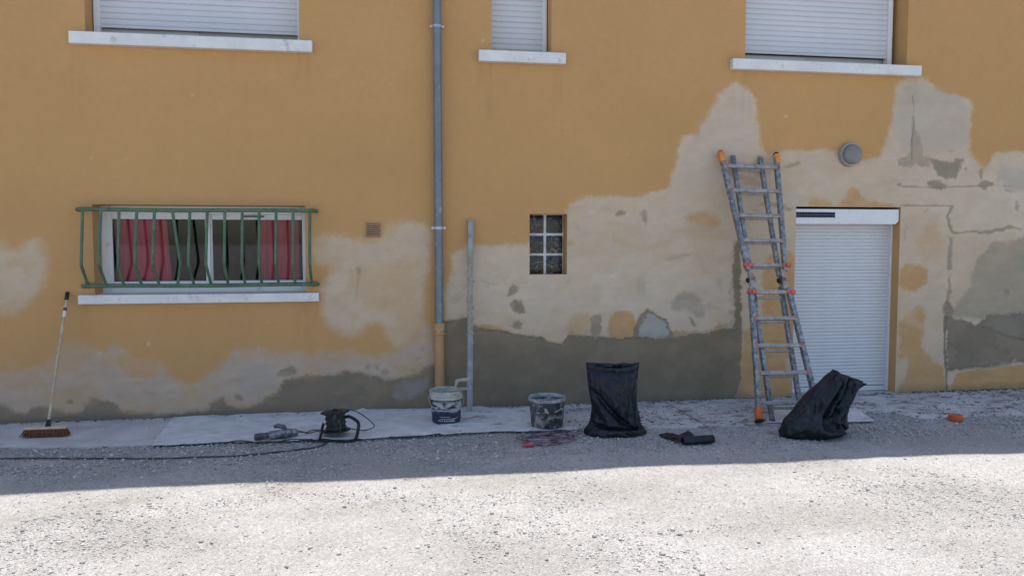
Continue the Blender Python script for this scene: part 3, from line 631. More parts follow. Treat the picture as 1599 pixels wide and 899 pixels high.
g.add([(x0 + .001, .005, zt - .06), (x1 - .001, .005, zt - .06), (x1 - .001, yl + .1, zt - .06), (x0 + .001, yl + .1, zt - .06), (x0 + .001, .005, zt - .002), (x1 - .001, .005, zt - .002), (x1 - .001, yl + .1, zb_ + .012), (x0 + .001, yl + .1, zb_ + .012)],
      [(0, 3, 2, 1), (4, 5, 6, 7), (0, 1, 5, 4), (1, 2, 6, 5), (2, 3, 7, 6), (3, 0, 4, 7)])
build('window_sill', g, M_SILL, low, bevel=.006, seg=2)
M_CURT = simple('burgundy_cloth', (0.47, 0.055, 0.10), 0.85, var=0.12, scale=4)
def curtain(xa, xb, y, taper, label):
    rows = []
    for i in range(14):
        t = i / 13; z = zt_ + .05 - t * (zt_ - zb_ + .25); row = []
        for j in range(90):
            u = j / 89; x = xa + (xb - xa + taper * (0.15 + t)) * u
            row.append((x, y + .014 * math.sin(u * 24 + .9 * math.sin(3 * u + 2 * t)) + .005 * math.sin(u * 53 + t * 2), z))
        rows.append(row)
    g = G(); g.grid(rows)
    return tag(build('curtain', g, M_CURT, smooth=True, sharp=80), label, 'curtain', 'burgundy curtains behind the barred window')
curtain(wl(181, 390, .31).x, wl(258, 390, .31).x, .31, .07, 'wide burgundy curtain in the window sash nearest the broom')
curtain(wl(403, 390, .31).x, wl(466, 390, .31).x, .31, .015, 'narrow burgundy curtain in the window sash nearest the downpipe')

# --- glass block window
x0, x1, z0, z1 = OPEN['gb']
def gb_mat():
    m = M('patterned_glass_painted_reflections', 0.25, spec=0.5)
    n1 = m.math('ABSOLUTE', m.math('SUBTRACT', m.noise(15, 1.5, 0.5, (1, 1, 1.0), 1.0), .5), 0); c = m.mix(m.ramp(n1, 0.0, 0.045, 1, 0), (0.017, 0.015, 0.012), (0.19, 0.17, 0.13)); c = m.mix(m.ramp(m.noise(7, 3), .45, .6, 0, .8), c, (.02, .019, .016))  # pale wiry lines are reflections in the blocks, painted into their colour
    m.color(c); m.bump(m.noise(14, 1, 0.5, (1, 1, 1), 1.0), 0.008); return m.m
M_GB = gb_mat(); yb = .13
ax0 = x0 - .02; bx0 = wl(879, 380, yb).x + .006; w_ = (bx0 - ax0)
g = G(); g.box(ax0, bx0, yb + .004, yb + .06, z0, z1); gbw = build('glass_block_window', g, simple('white_mortar', (0.66, 0.65, 0.62), 0.8, bump=.003), house)
cols = [(ax0 + .012, wl(850.5, 380, yb).x - .004 - .016 * .5), (wl(850.5, 380, yb).x + .016, bx0 - .012)]
rw = [(wl(850, 428, yb).z + .004, wl(850, 399, yb).z - .001), (wl(850, 395, yb).z - .002, wl(850, 368, yb).z), (wl(850, 364, yb).z, wl(850, 336, yb).z)]
for ca, cb in cols:
    for ra, rb in rw:
        g = G(); g.box(ca, cb, yb - .012, yb + .05, ra, rb); build('glass_block', g, M_GB, gbw, bevel=.008, seg=2, smooth=True)

# --- roller shutter door
x0, x1, z0, z1 = OPEN['door']; yd = .15
gr0 = wl(1385.5, 480, yd).x; gr1 = wl(1391, 480, yd).x
g = G(); g.box(gr0, gr1 + .012, yd - .03, yd + .03, 0.003, z1 - .17); g.box(x0 - .09, x0 - .033, yd - .03, yd + .03, 0.003, z1 - .17); g.box(x0 - .09, gr1 + .012, yd - .028, yd + .03, z1 - .1698, z1 - .05)
door = build('roller_shutter_door', g, M_PVC, house, bevel=.004)
shutter(door, x0 - .032, gr0 + .01, yd + .014, 0.058, z1 - .155, 0.037, .0045, M_DSLAT)
g = G(); g.box(x0 - .032, gr0 + .004, yd - .01, yd + .012, 0.006, 0.056); build('bottom_bar', g, M_DSLAT, door, bevel=.004)
bz1 = wl(1320, 326.5, .01).z; bz0 = wl(1320, 350, .01).z; bxr = wl(1404, 335, .01).x; bxl = x0 + .0015
g = G(); ch = .035
pf = [(bxl, bz0), (bxr - ch, bz0), (bxr, bz0 + ch), (bxr, bz1), (bxl, bz1)]
g.add([(x, .012, z) for x, z in pf] + [(x, .20, z) for x, z in pf], [(4, 3, 2, 1, 0), (5, 6, 7, 8, 9)] + [(i, (i + 1) % 5, (i + 1) % 5 + 5, i + 5) for i in range(5)])
build('shutter_box', g, M_PVC, door, bevel=.004)
sx1 = wl(1305, 335, .01).x; sz1 = wl(1270, 330, .01).z; sz0 = wl(1270, 340.5, .01).z
g = G(); g.box(bxl + .002, sx1, .006, .0115, sz0, sz1); spn = build('solar_panel', g, simple('panel_white_rim', (0.62, 0.63, 0.65), .4), door, bevel=.001)
M_CELL = simple('solar_cell', (0.010, 0.013, 0.045), 0.35, var=.2, scale=30, spec=.2)
nc = 14
for r_ in range(2):
    for c_ in range(nc):
        cw = (sx1 - .010 - bxl - .004) / nc; ca = bxl + .004 + c_ * cw; hh = (sz1 - sz0 - .014) / 2; za = sz0 + .007 + r_ * hh
        g = G(); g.box(ca, ca + cw - .0018, .0035, .0058, za, za + hh - .0018); build('solar_cell', g, M_CELL, spn)
g = G(); g.box(x0 - .1, x1 + .0, .012, .21, -.03, 0.004); build('threshold', g, simple('threshold_concrete', (0.4, 0.38, 0.36), .9), house)

# ================================================================== THINGS ON THE WALL
# downpipe
pc = wl(684.3, 300, -.065); dp = tag(empty('downpipe', (pc.x, -.065, 0)), 'grey zinc downpipe with an ochre painted foot running down the wall', 'downpipe')
zj = wl(685, 504, -.065).z; px0, px1 = wl(682.3, 20, -.065).x, wl(686, 500, -.065).x
pxat = lambda z: px1 + (px0 - px1) * (z - zj) / (wl(682, 20, -.065).z - zj)
zc1, zc2 = wl(683, 104, -.065).z, wl(684, 183, -.065).z
cuts = [zj - .02, zc2, zc1, wl(683, 42, -.065).z, 5.2]; rad = [.0395, .0385, .0395, .0385]
for i in range(4):
    a_, b_ = cuts[i], cuts[i + 1]; g = G(); g.tube([(pxat(a_), -.065, a_), (pxat(b_), -.065, b_)], rad[i], 28); build('pipe_section', g, M_ZINC, dp, smooth=True)
for py_ in (42, 356):
    z = wl(684, py_, -.065).z; g = G(); g.lathe([(.041, -.014), (.047, -.012), (.047, -.004), (.0445, -.003), (.0445, .003), (.047, .004), (.047, .012), (.041, .014)], 28, (pxat(z), -.065, z))
    for s in (-1, 1): g.box(pxat(z) + s * .056 - .011, pxat(z) + s * .056 + .011, -.071, -.059, z - .012, z + .012)
    g.box(pxat(z) - .006, pxat(z) + .006, -.025, 0, z - .006, z + .006)
    build('pipe_clamp', g, simple('bright_zinc', (0.42, 0.44, 0.45), .4, metal=.5), dp, smooth=True)
g = G(); zf = wl(685, 504, -.065).z
g.lathe([(.0465, 0), (.0465, zf - .16), (.0475, zf - .115), (.059, zf - .11), (.059, zf - .098), (.050, zf - .092), (.050, zf - .075), (.0545, zf - .07), (.0545, zf - .004), (.051, zf), (.04, zf)], 30, (px1, -.065, 0))
build('pipe_foot', g, M_OCHREPIPE, dp, smooth=True, sharp=35)
for s in (-1, 1):
    g = G(); g.box(px1 + s * .066 - .007, px1 + s * .066 + .007, -.072, -.058, zf - .112, zf - .096); build('clamp_ear', g, M_OCHREPIPE, dp, bevel=.002)

# window guard
yb_, yt_, ybel = -.04, -.11, -.19
gl0 = wl(138, 446, yb_).x; gl1 = wl(487, 445, yb_).x; zb2 = wl(300, 445.5, yb_).z; zt2 = wl(300, 328, yt_).z; zbel = wl(300, 413, ybel).z
wg = tag(empty('window_guard', ((gl0 + gl1) / 2, yb_, zb2)), 'bent green painted bar guard in front of the sliding window', 'window guard')
for z, y, ex, nm in ((zt2, yt_, .05, 'top_rail'), (zb2, yb_, .05, 'bottom_rail')):
    pts = [(gl0 - ex, -.002, z), (gl0 - ex, y + .02, z), (gl0 - ex + .02, y, z)] + [(gl0 + (gl1 - gl0) * t, y + .004 * math.sin(9 * t), z + .003 * math.sin(7 * t + z)) for t in np.linspace(0, 1, 12)] + [(gl1 + ex - .02, y, z), (gl1 + ex, y + .02, z), (gl1 + ex, -.002, z)]
    g = G(); g.tube(pts, .0185, 10); build(nm, g, M_GREEN, wg, smooth=True)
for i in range(14):
    x = gl0 + (gl1 - gl0) * i / 13; jx = random.uniform(-.006, .006); bel = ybel + random.uniform(-.008, .008)
    pts = [(x, yt_, zt2), (x + jx * .3, yt_ - .01, zt2 - .05), (x + jx, bel + .012, zbel + .12), (x + jx, bel, zbel + .03), (x + jx, bel + .006, zbel - .015), (x, yb_ - .012, zb2 + .02), (x, yb_, zb2)]
    if i == 5: pts = [(x, yt_, zt2), (x + .008, yt_ - .01, zt2 - .06), (x + .05, -.10, zbel + .03), (x + .05, -.095, zbel - .01), (x + .008, yb_, zb2)]
    g = G(); g.tube(spline(pts, 4), .0135, 8); build('bar', g, M_GREEN, wg, smooth=True)

# air vent
va, vb = wl(571, 347.5), wl(594.5, 370); vt = tag(empty('air_vent', ((va.x + vb.x) / 2, 0, vb.z)), 'small square terracotta coloured louvre vent set in the wall', 'vent')
M_VENT = simple('brown_vent', (0.33, 0.19, 0.10), .7, var=.15, scale=20)
g = G(); t = .012; g.box(va.x, va.x + t, -.012, -.0005, vb.z, va.z); g.box(vb.x - t, vb.x, -.012, -.0005, vb.z, va.z)
g.box(va.x + t, vb.x - t, -.0122, -.0005, va.z - t, va.z); g.box(va.x + t, vb.x - t, -.0122, -.0005, vb.z, vb.z + t); build('vent_frame', g, M_VENT, vt)
g = G(); g.box(va.x + t, vb.x - t, -.0095, -.0085, vb.z + t, va.z - t); build('vent_backing', g, simple('vent_dark', (0.12, 0.07, 0.04), .8), vt)
for i in range(6):
    z = vb.z + t + (i + .5) * (va.z - vb.z - 2 * t) / 6
    g = G(); g.add([(va.x + t, -.0105, z + .006), (vb.x - t, -.0105, z + .006), (vb.x - t, -.016, z - .006), (va.x + t, -.016, z - .006), (va.x + t, -.009, z + .002), (vb.x - t, -.009, z + .002)], [(0, 1, 2, 3), (3, 2, 5, 4)]); build('slat', g, M_VENT, vt)

# wall lamp
lc = wl(1328.5, 241.5, -.04); wlmp = tag(empty('wall_lamp', (lc.x, 0, lc.z)), 'round grey bulkhead lamp on the wall above the shutter door', 'wall lamp')
g = G(); g.lathe([(.116, -.004), (.121, .0), (.121, .05), (.117, .058), (.104, .058), (.104, .05)], 48, (lc.x, 0, lc.z), (0, -1, 0)); build('lamp_base', g, simple('dull_grey_metal', (0.36, 0.36, 0.35), .45, metal=.4, dust=(.28, .26, .23), dust_amt=.3), wlmp, smooth=True, sharp=50)
g = G(); g.lathe([(.103, .046), (.105, .062), (.103, .078), (.095, .092), (.078, .104), (.055, .112), (.028, .117), (.004, .118)], 48, (lc.x, 0, lc.z), (0, -1, 0)); build('lamp_glass', g, simple('grey_frosted_glass', (0.20, 0.198, 0.187), .4, var=.15, scale=7, dust=(.24, .23, .21), dust_amt=.3), wlmp, smooth=True, sharp=60)

# ================================================================== TOOLS AND LITTER
Zp = 0.003
# aluminium rule leaning on the wall
b0 = gp(733.5, 643.5, Zp); t0 = wl(735, 343, -.035)
rl = tag(empty('straightedge', b0), 'long mortar crusted aluminium straightedge leaning upright against the wall', 'straightedge')
ax = (t0 - b0).normalized(); sx = Vector((1, 0, 0)); sx = (sx - ax * sx.dot(ax)).normalized(); ny = sx.cross(ax)
def rule_mat():
    m = M('mortar_smeared_aluminium', .5, .3); sxyz = m.n('ShaderNodeSeparateXYZ'); m.l(m.co, sxyz.inputs[0]); z = sxyz.outputs[2]
    mid = m.math('MULTIPLY', m.ramp(z, .72, .80), m.math('SUBTRACT', 1.0, m.ramp(z, 1.46, 1.58)))
    c = m.mix(m.ramp(m.noise(9, 4), .3, .7), (.24, .25, .26), (.37, .375, .375)); mud = m.mix(m.ramp(m.noise(30, 4), .3, .7), (.27, .22, .175), (.40, .34, .28))
    f = m.math('ADD', m.math('MULTIPLY', mid, 1.0), m.ramp(m.noise(14, 5, .6, (1, 1, .4)), .58, .66, 0, .75)); f = m.math('MINIMUM', f, 1.0)
    m.color(m.mix(f, c, mud)); m.bump(m.noise(60, 4), .004); return m.m
MR = rule_mat()
g = G(); g.beam(b0, t0, sx, .026, ny, .009); build('profile', g, MR, rl, bevel=.002)
g = G(); g.beam(b0 + ny * -.0 + sx * .020, t0 + sx * .020, sx, .005, ny, .0145); g.beam(b0 - sx * .021, t0 - sx * .021, sx, .005, ny, .0145); build('flange', g, MR, rl, bevel=.0015)
for k in range(9):
    s = random.uniform(.35, .75); p = b0.lerp(t0, s) + sx * random.choice((-.03, .031)); g = G(); g.lathe([(.004, -.012), (.009, -.003), (.007, .006), (.002, .013)], 7, p, (random.uniform(-.3, .3), .1, 1)); build('mortar_lump', g, M_ALUDIRTY, rl)

# broom
bb = gp(68, 683, Zp); br = tag(empty('broom', bb), 'wooden handled push broom with rust brown bristles leaning under the window', 'broom')
bc = Vector((bb.x, bb.y + .045, Zp)); hw = .165
top = wl(105.5, 456, -.035)
g = G(); g.box(bc.x - hw, bc.x + hw, bc.y - .028, bc.y + .028, .066, .088); build('head', g, M_WOOD, br, bevel=.006, seg=2)
g = G()
for i in range(34):
    for j in range(5):
        u = -1 + 2 * (i + .5) / 34; v = -1 + 2 * (j + .5) / 5
        p = Vector((bc.x + u * (hw - .008), bc.y + v * .022, .068)); q = Vector((bc.x + u * (hw + .018) + random.uniform(-.007, .007), bc.y + v * .045 + random.uniform(-.006, .006), .006 + random.random() * .006))
        g.tube([p, p.lerp(q, .5) + Vector((0, v * .004, 0)), q], [.0045, .005, .0045], 5)
tag(build('bristles', g, simple('rust_brown_bristle', (0.15, 0.05, 0.022), .8, var=.4, scale=60)), kind='stuff')
bpy.data.objects['bristles'].parent = br; bpy.data.objects['bristles'].matrix_parent_inverse = Matrix.Translation(-Vector(br.location))
hb = Vector((gp(71.5, 664, Zp).x, bc.y, .088)); hb.x = bc.x + .018
g = G(); g.tube([hb - Vector((0, 0, .002)), hb.lerp(top, .045)], [.021, .017], 14); build('socket', g, M_BLACK, br, smooth=True)
def handle_mat():
    m = M('worn_white_handle', .5); c = m.mix(m.ramp(m.noise(22, 5, .6, (1, 1, .25)), .45, .6), (.42, .33, .22), (.54, .44, .32)); m.color(c); return m.m
g = G(); g.tube([hb.lerp(top, .03), hb.lerp(top, .94)], .0115, 12); build('handle', g, handle_mat(), br, smooth=True)
g = G(); g.tube([hb.lerp(top, .935), hb.lerp(top, .94), hb.lerp(top, .995), top], [.012, .0165, .0165, .013], 12); build('grip', g, M_BLACK, br, smooth=True)
g = G(); g.tube([hb.lerp(top, .805), hb.lerp(top, .850)], .0135, 12); build('sticker', g, simple('white_sticker', (.7, .69, .66), .5, var=.1), br, smooth=True)
g = G(); g.tube([hb.lerp(top, .852), hb.lerp(top, .876)], .0133, 12); build('sticker_band', g, simple('maroon_sticker', (.16, .04, .05), .5), br, smooth=True)

# drop cloths
def cloth(name, front, back, mat, label, seed, amp=.009, nu=150, nv=26, lift=None, grp=None):
    fr_ = spline([gp(*p, .006) for p in front], 10); bk = spline([gp(*p, .006) for p in back], 10)
    def at(c, u):
        f = u * (len(c) - 1); i = min(int(f), len(c) - 2); return c[i].lerp(c[i + 1], f - i)
    rows = []
    for j in range(nv + 1):
        v = j / nv; row = []
        for i in range(nu + 1):
            u = i / nu; p = at(fr_, u).lerp(at(bk, u), v)
            nz = mnoise.fractal(Vector((p.x * 2.2, p.y * 5, seed)), 1.0, 2.0, 4); rid = 1 - abs(mnoise.noise(Vector((p.x * 3 + p.y * 2, p.y * 9 - p.x, seed + 5)))) * 2
            z = .009 + amp * nz + amp * 1.3 * max(0, rid - .55)
            if j == 0: z += .004 * mnoise.noise(Vector((p.x * 9, 0, seed))) - .002
            if lift: z += lift(u, v)
            row.append((p.x + .006 * mnoise.noise(Vector((p.x * 8, p.y * 8, seed + 9))), p.y + .008 * mnoise.noise(Vector((p.x * 6, p.y * 3, seed + 3))), max(z, .0055)))
        rows.append(row)
    g = G(); g.grid(rows)
    for edge in (rows[0], rows[-1], [r[0] for r in rows], [r[-1] for r in rows]):        # a turned hem gives the edge its thickness
        g.grid([edge, [(p[0], p[1], p[2] - .005) for p in edge]])
    return tag(build(name, g, mat, smooth=True, sharp=60), label, 'drop cloth', 'drop cloths laid along the pavement')
def cloth_mat(name, soil):
    m = M(name, .9, spec=.2); c = m.mix(m.ramp(m.noise(5, 5), .3, .7), (.53, .53, .52), (.66, .66, .645))
    c = m.mix(m.math('MULTIPLY', m.ramp(m.noise(9, 7, .7, (.5, 1.5, 1), .5), .56, .64), soil), c, (.2, .18, .155))
    c = m.mix(m.math('MULTIPLY', m.ramp(m.noise(40, 5, .7, (.6, 1.4, 1)), .63, .69), soil), c, (.13, .115, .1)); m.color(c); m.bump(m.noise(120, 4), .003); return m.m
fold = lambda u, v: .055 * math.exp(-((u - .545) / .02) ** 2) * smooth(.86, 1.0, np.array(v)) if v > .8 else 0.0
MC1, MC2 = cloth_mat('white_fleece', .35), cloth_mat('soiled_fleece', .9)
cloth('drop_cloth', [(236, 695), (330, 690.5), (400, 688), (480, 686.5), (560, 684), (640, 679.5), (690, 676)], [(270, 651.5), (380, 647), (480, 641), (560, 637.5), (600, 634), (650, 634), (690, 634)], MC1,
      'long white drop cloth spread under the power tool and cable reel', 1, lift=fold)
cloth('drop_cloth', [(688, 677), (760, 673.5), (830, 672.5), (905, 669.5)], [(688, 632.5), (740, 633.5), (790, 638), (832, 634)], MC2, 'soiled drop cloth under the navy paint bucket', 2, nu=90)
cloth('drop_cloth', [(1196, 659), (1260, 659), (1320, 658), (1366, 656.5)], [(1200, 640), (1250, 640), (1300, 638), (1336, 637)], MC1, 'pale drop cloth corner showing behind the leaning black bag', 3, nu=60, nv=12, amp=.003)

# buckets
def bucket(name, base, r0, r1, h, mat, rimmat, rimh, label, fill, handle_drop):
    b = tag(empty(name, base), label, 'bucket', 'plaster buckets standing by the wall'); x, y, z = base
    g = G(); rb = r0 + (r1 - r0) * (h - rimh) / h
    g.lathe([(r0 - .006, 0), (r0, .006), (rb, h - rimh), (rb - .004, h - rimh), (rb - .004, fill), (r0 - .008, .01)], 56, base, caps=True); build('body', g, mat, b, smooth=True, sharp=50)
    g = G(); pr = [(rb - .003, h - rimh)]
    nrib = max(1, int(rimh / .022))
    for i in range(nrib):
        a_ = h - rimh + rimh * i / nrib; b_ = rimh / nrib
        pr += [(rb + .007, a_ + .001), (rb + .009, a_ + b_ * .3), (rb + .008, a_ + b_ * .7), (rb + .005, a_ + b_ * .85)]
    pr += [(r1 + .007, h - .003), (r1 + .003, h), (r1 - .003, h - .004), (r1 - .006, h - rimh), (rb - .0038, h - rimh - .01)]
    g.lathe(pr, 56, base, caps=False); build('rim', g, rimmat, b, smooth=True, sharp=50)
    g = G(); g.lathe([(rb - .0042, fill - .001), (rb * .6, fill + .004), (.01, fill + .006)], 40, base); build('contents', g, simple(name + '_mortar', (.33, .31, .28), .9, var=.2, bump=.01, bscale=25), b, smooth=True)
    g = G(); pts = []
    for i in range(25):
        a_ = math.pi * i / 24; rr = r1 + .012
        pts.append((x + rr * math.cos(a_), y - math.copysign(rr * math.sin(a_) * (.99 if handle_drop > 0 else .2), handle_drop), z + h - rimh * .75 - abs(handle_drop) * max(0, math.sin(a_)) ** .6))
    g.tube(pts, .0028, 7); build('wire_handle', g, simple('dull_wire', (.4, .39, .37), .5, metal=.3), b, smooth=True)
    return b
def bucket_mat(name, base, pats, zlo=None):
    m = M(name, .5); c = m.mix(m.ramp(m.noise(6, 4), .3, .7), base, tuple(x * 1.5 for x in base)); s = m.n('ShaderNodeSeparateXYZ'); m.l(m.co, s.inputs[0])
    for col, sc, st, lo, hi, za, zb, amt in pats:
        zf_ = m.math('MULTIPLY', m.ramp(s.outputs[2], za - .02, za + .02), m.math('SUBTRACT', 1.0, m.ramp(s.outputs[2], zb - .02, zb + .02)))
        c = m.mix(m.math('MULTIPLY', m.math('MULTIPLY', m.ramp(m.noise(sc, 6, .65, st), lo, hi), zf_), amt), c, col)
    m.color(c); m.bump(m.noise(40, 4), .002); return m.m
p = gp(698.5, 663.5, Zp); B1 = Vector((p.x, p.y + .124, .008))
BM1 = bucket_mat('navy_label_plastic', (.018, .024, .05), [((.47, .47, .46), 11, (1, 1, 2.6), .49, .54, .115, .205, .95), ((.6, .6, .6), 30, (1, 1, 1), .66, .7, .0, .3, .9), ((.32, .31, .3), 24, (1, 1, .4), .62, .70, .0, .3, .6)])
bk1 = bucket('bucket', B1, .126, .146, .290, BM1, simple('white_rim', (.47, .45, .39), .55, var=.18, scale=14, dust=(.28, .26, .23), dust_amt=.4, dust_scale=18), .075, 'navy paint bucket with ribbed white rim beside the downpipe foot', .2, .105)
cu = bpy.data.curves.new('lettering', 'FONT'); cu.body = 'PYS RANNEC'; cu.size = .026; cu.align_x = 'CENTER'; cu.extrude = .0006; to = bpy.data.objects.new('lettering_src', cu); COL.objects.link(to)
bpy.context.view_layer.update(); tm = bpy.data.meshes.new_from_object(to.evaluated_get(bpy.context.evaluated_depsgraph_get())); bpy.data.objects.remove(to); tm.name = 'lettering'
def wrap(co, zc, r):
    a_ = co[0] / r; return (B1.x + (r + co[2]) * math.sin(a_ - .03), B1.y - (r + co[2]) * math.cos(a_ - .03), B1.z + zc + co[1])
for v in tm.vertices: v.co = Vector(wrap((v.co.x, v.co.y, v.co.z + .0012), .024, .128)) - B1
tm.materials.append(simple('white_print', (.66, .66, .66), .6)); lo_ = bpy.data.objects.new('lettering', tm); COL.objects.link(lo_); lo_.parent = bk1
g = G()
for zc, a0, a1, th in ((.122, -1.3, 1.3, .003), (.052, -.45, .55, .0018), (.068, -.5, .2, .0018), (.045, .4, .85, .002)):
    r = .1265 + .02 * zc / .22 + .0012; rows = [[(B1.x + r * math.sin(a_), B1.y - r * math.cos(a_), B1.z + zc + s * th + (.03 * (a_ - .4) if zc == .045 else 0)) for a_ in np.linspace(a0, a1, 18)] for s in (-1, 1)]; g.grid(rows)
build('printed_lines', g, simple('pale_print', (.5, .5, .52), .6), bk1)
p = gp(859, 671.5, Zp); B2 = Vector((p.x, p.y + .135, .008))
BM2 = bucket_mat('smeared_dark_plastic', (.03, .037, .05), [((.36, .33, .29), 7, (1, 1, .8), .47, .56, -.02, .13, .9), ((.5, .49, .47), 20, (1, 1, 1.6), .56, .62, .1, .3, .9), ((.22, .23, .24), 10, (1, 1, .35), .5, .6, .0, .3, .8)])
bucket('bucket', B2, .138, .158, .262, BM2, simple('dusty_dark_rim', (.22, .23, .25), .6, var=.25, scale=20, dust=(.48, .47, .45), dust_amt=.6, dust_scale=25), .03, 'dark bucket smeared with dried mortar at the pavement edge', .19, -.01)

# trowel across the paint bucket
tz = B1.z + .302; ta = Vector((B1.x + .015, B1.y - .07, tz)); tb = Vector((B1.x + .225, B1.y - .045, tz + .004)); td = (tb - ta).normalized()
tr = tag(empty('trowel', ta), 'plaster covered trowel resting across the rim of the navy bucket', 'trowel')
MT = simple('plaster_caked', (.38, .35, .30), .8, var=.2, scale=30, dust=(.2, .17, .13), dust_amt=.15, bump=.004); tw = Vector((-td.y, td.x, 0))
g = G(); g.beam(ta, tb, tw, .055, Vector((0, 0, 1)), .0022); build('blade', g, MT, tr, bevel=.001)
ha, hb2 = ta.lerp(tb, .30), ta.lerp(tb, .92); up = Vector((0, 0, 1))
g = G(); g.tube([ha + up * .062, ha.lerp(hb2, .15) + up * .073, ha.lerp(hb2, .6) + up * .076, hb2 + up * .082], [.014, .017, .018, .014], 12); build('handle', g, MT, tr, smooth=True)
g = G(); g.tube([ha, ha + up * .03 + td * .002, ha + up * .064 + td * .015], [.009, .011, .012], 8); g.tube([hb2, hb2 + up * .04, hb2 + up * .078 - td * .008], .007, 8); build('bracket', g, MT, tr, smooth=True)

# black bags
def bag_mat(name='black_bin_liner'):
    m = M(name, .44, spec=.36); c = m.mix(m.ramp(m.noise(5, 6, .65), .45, .65), (.007, .009, .015), (.013, .016, .025)); c = m.mix(m.ramp(m.noise(9, 6, .7), .62, .80, 0, .12), c, (.12, .12, .125)); m.color(c)
    m.rough(m.ramp(m.noise(8, 4), (.3), .7, .36, .52)); vo = m.n('ShaderNodeTexVoronoi', feature='SMOOTH_F1'); vo.inputs['Scale'].default_value = 9; vo.inputs['Smoothness'].default_value = .25; mp_ = m.n('ShaderNodeVectorMath', operation='ADD'); nz_ = m.n('ShaderNodeTexNoise'); nz_.inputs['Scale'].default_value = 5; m.l(m.co, nz_.inputs['Vector']); sc_ = m.n('ShaderNodeVectorMath', operation='SCALE'); sc_.inputs['Scale'].default_value = .25; m.l(nz_.outputs['Color'], sc_.inputs[0]); m.l(m.vec((1, 1, .55)), mp_.inputs[0]); m.l(sc_.outputs[0], mp_.inputs[1]); m.l(mp_.outputs[0], vo.inputs['Vector']); m.bump(m.math('ADD', vo.outputs['Distance'], m.math('MULTIPLY', m.noise(14, 3, .5, (1, 1, .6)), .5)), .022); return m.m
M_BAG = bag_mat()
def bag(keys, creases, label, seed, rows=110, n=150, mouth=.12, wr=.010):
    K = [dict(zip(('x', 'y', 'z', 'w', 'd', 'e', 'tx', 'ty', 'sag'), k)) for k in keys]; base = Vector((K[0]['x'], K[0]['y'], 0))
    def at(t):
        f = t * (len(K) - 1); i = min(int(f), len(K) - 2); f -= i; out = {}
        for c in K[0]:
            p0, p1, p2, p3 = (K[max(0, min(len(K) - 1, j))][c] for j in (i - 1, i, i + 1, i + 2))
            out[c] = .5 * (2 * p1 + (p2 - p0) * f + (2 * p0 - 5 * p1 + 4 * p2 - p3) * f * f + (3 * p1 - p0 - 3 * p2 + p3) * f ** 3)
        return out
    R_ = []
    def ring(t, shrink=0, sink=0):
        k = at(t); row = []
        for j in range(n):
            a_ = 2 * math.pi * j / n; ca, sa = math.cos(a_), math.sin(a_); e = 2 / k['e']
            ux = math.copysign(abs(ca) ** e, ca); uy = math.copysign(abs(sa) ** e, sa)
            w = k['w'] - shrink; d = max(.004, k['d'] - shrink)
            q = Vector((ux * 2.2 + seed, uy * 1.6, t * 3.2)); r1 = 1 - abs(mnoise.noise(q * 1.3 + Vector((0, 0, ux * 1.2)))) * 2; r2 = 1 - abs(mnoise.noise(q * 3.1 + Vector((ux * 2, 3, 1)))) * 2
            dis = wr * (1.5 * r1 * abs(r1) + .35 * r2 * abs(r2)) + wr * .12 * mnoise.noise(q * 7)
            if sa < 0:
                for (ua, va, ub, vb_, dep, wd) in creases:
                    dd = float(seg_dist(np.array(ux), np.array(t), (ua, va), (ub, vb_))); dis += dep * math.exp(-(dd / wd) ** 2)
            fade = min(1, t * 8 + .25)
            x = k['x'] + ux * w + ux * dis * .5 * fade; y = k['y'] + uy * d + uy * dis * 1.6 * fade
            z = k['z'] + ux * k['tx'] + uy * k['ty'] - k['sag'] * (1 - min(1, abs(ux)) ** 2.5) + .008 * mnoise.noise(Vector((ux * 3, uy * 3, t * 4 + seed))) * fade - sink
            row.append((x, y, max(z, GZ + .002)))
        return row
    for i in range(rows + 1): R_.append(ring(i / rows))
    for i in range(1, 10): R_.append(ring(1 - i / 9 * mouth * 2.2, .006 + .002 * i))
    g = G(); vs = [p for r in R_ for p in r]; fs = [(i * n + k, i * n + (k + 1) % n, (i + 1) * n + (k + 1) % n, (i + 1) * n + k) for i in range(len(R_) - 1) for k in range(n)]
    fs.append(tuple(range(n - 1, -1, -1))); fs.append(tuple((len(R_) - 1) * n + k for k in range(n))); g.add(vs, fs)
    return tag(build('rubbish_bag', g, M_BAG, smooth=True, sharp=70), label, 'rubbish bag', 'black rubbish bags on the gravel')
c = gp(957, 681, GZ); yc = c.y + .13
def bx(px_, py_, y): p = wl(px_, py_, y); return p.x, p.z
def key(l, r, y, d, e, tilt=0.0, zoff=0, ty=0.0, sag=0.0):
    (xa, za), (xb, zb) = bx(*l, y), bx(*r, y); return ((xa + xb) / 2, y, max((za + zb) / 2 + zoff, GZ + .004), (xb - xa) / 2, d, e, (zb - za) / 2 + tilt, ty, sag)
xc_ = wl(958, 676, yc).x
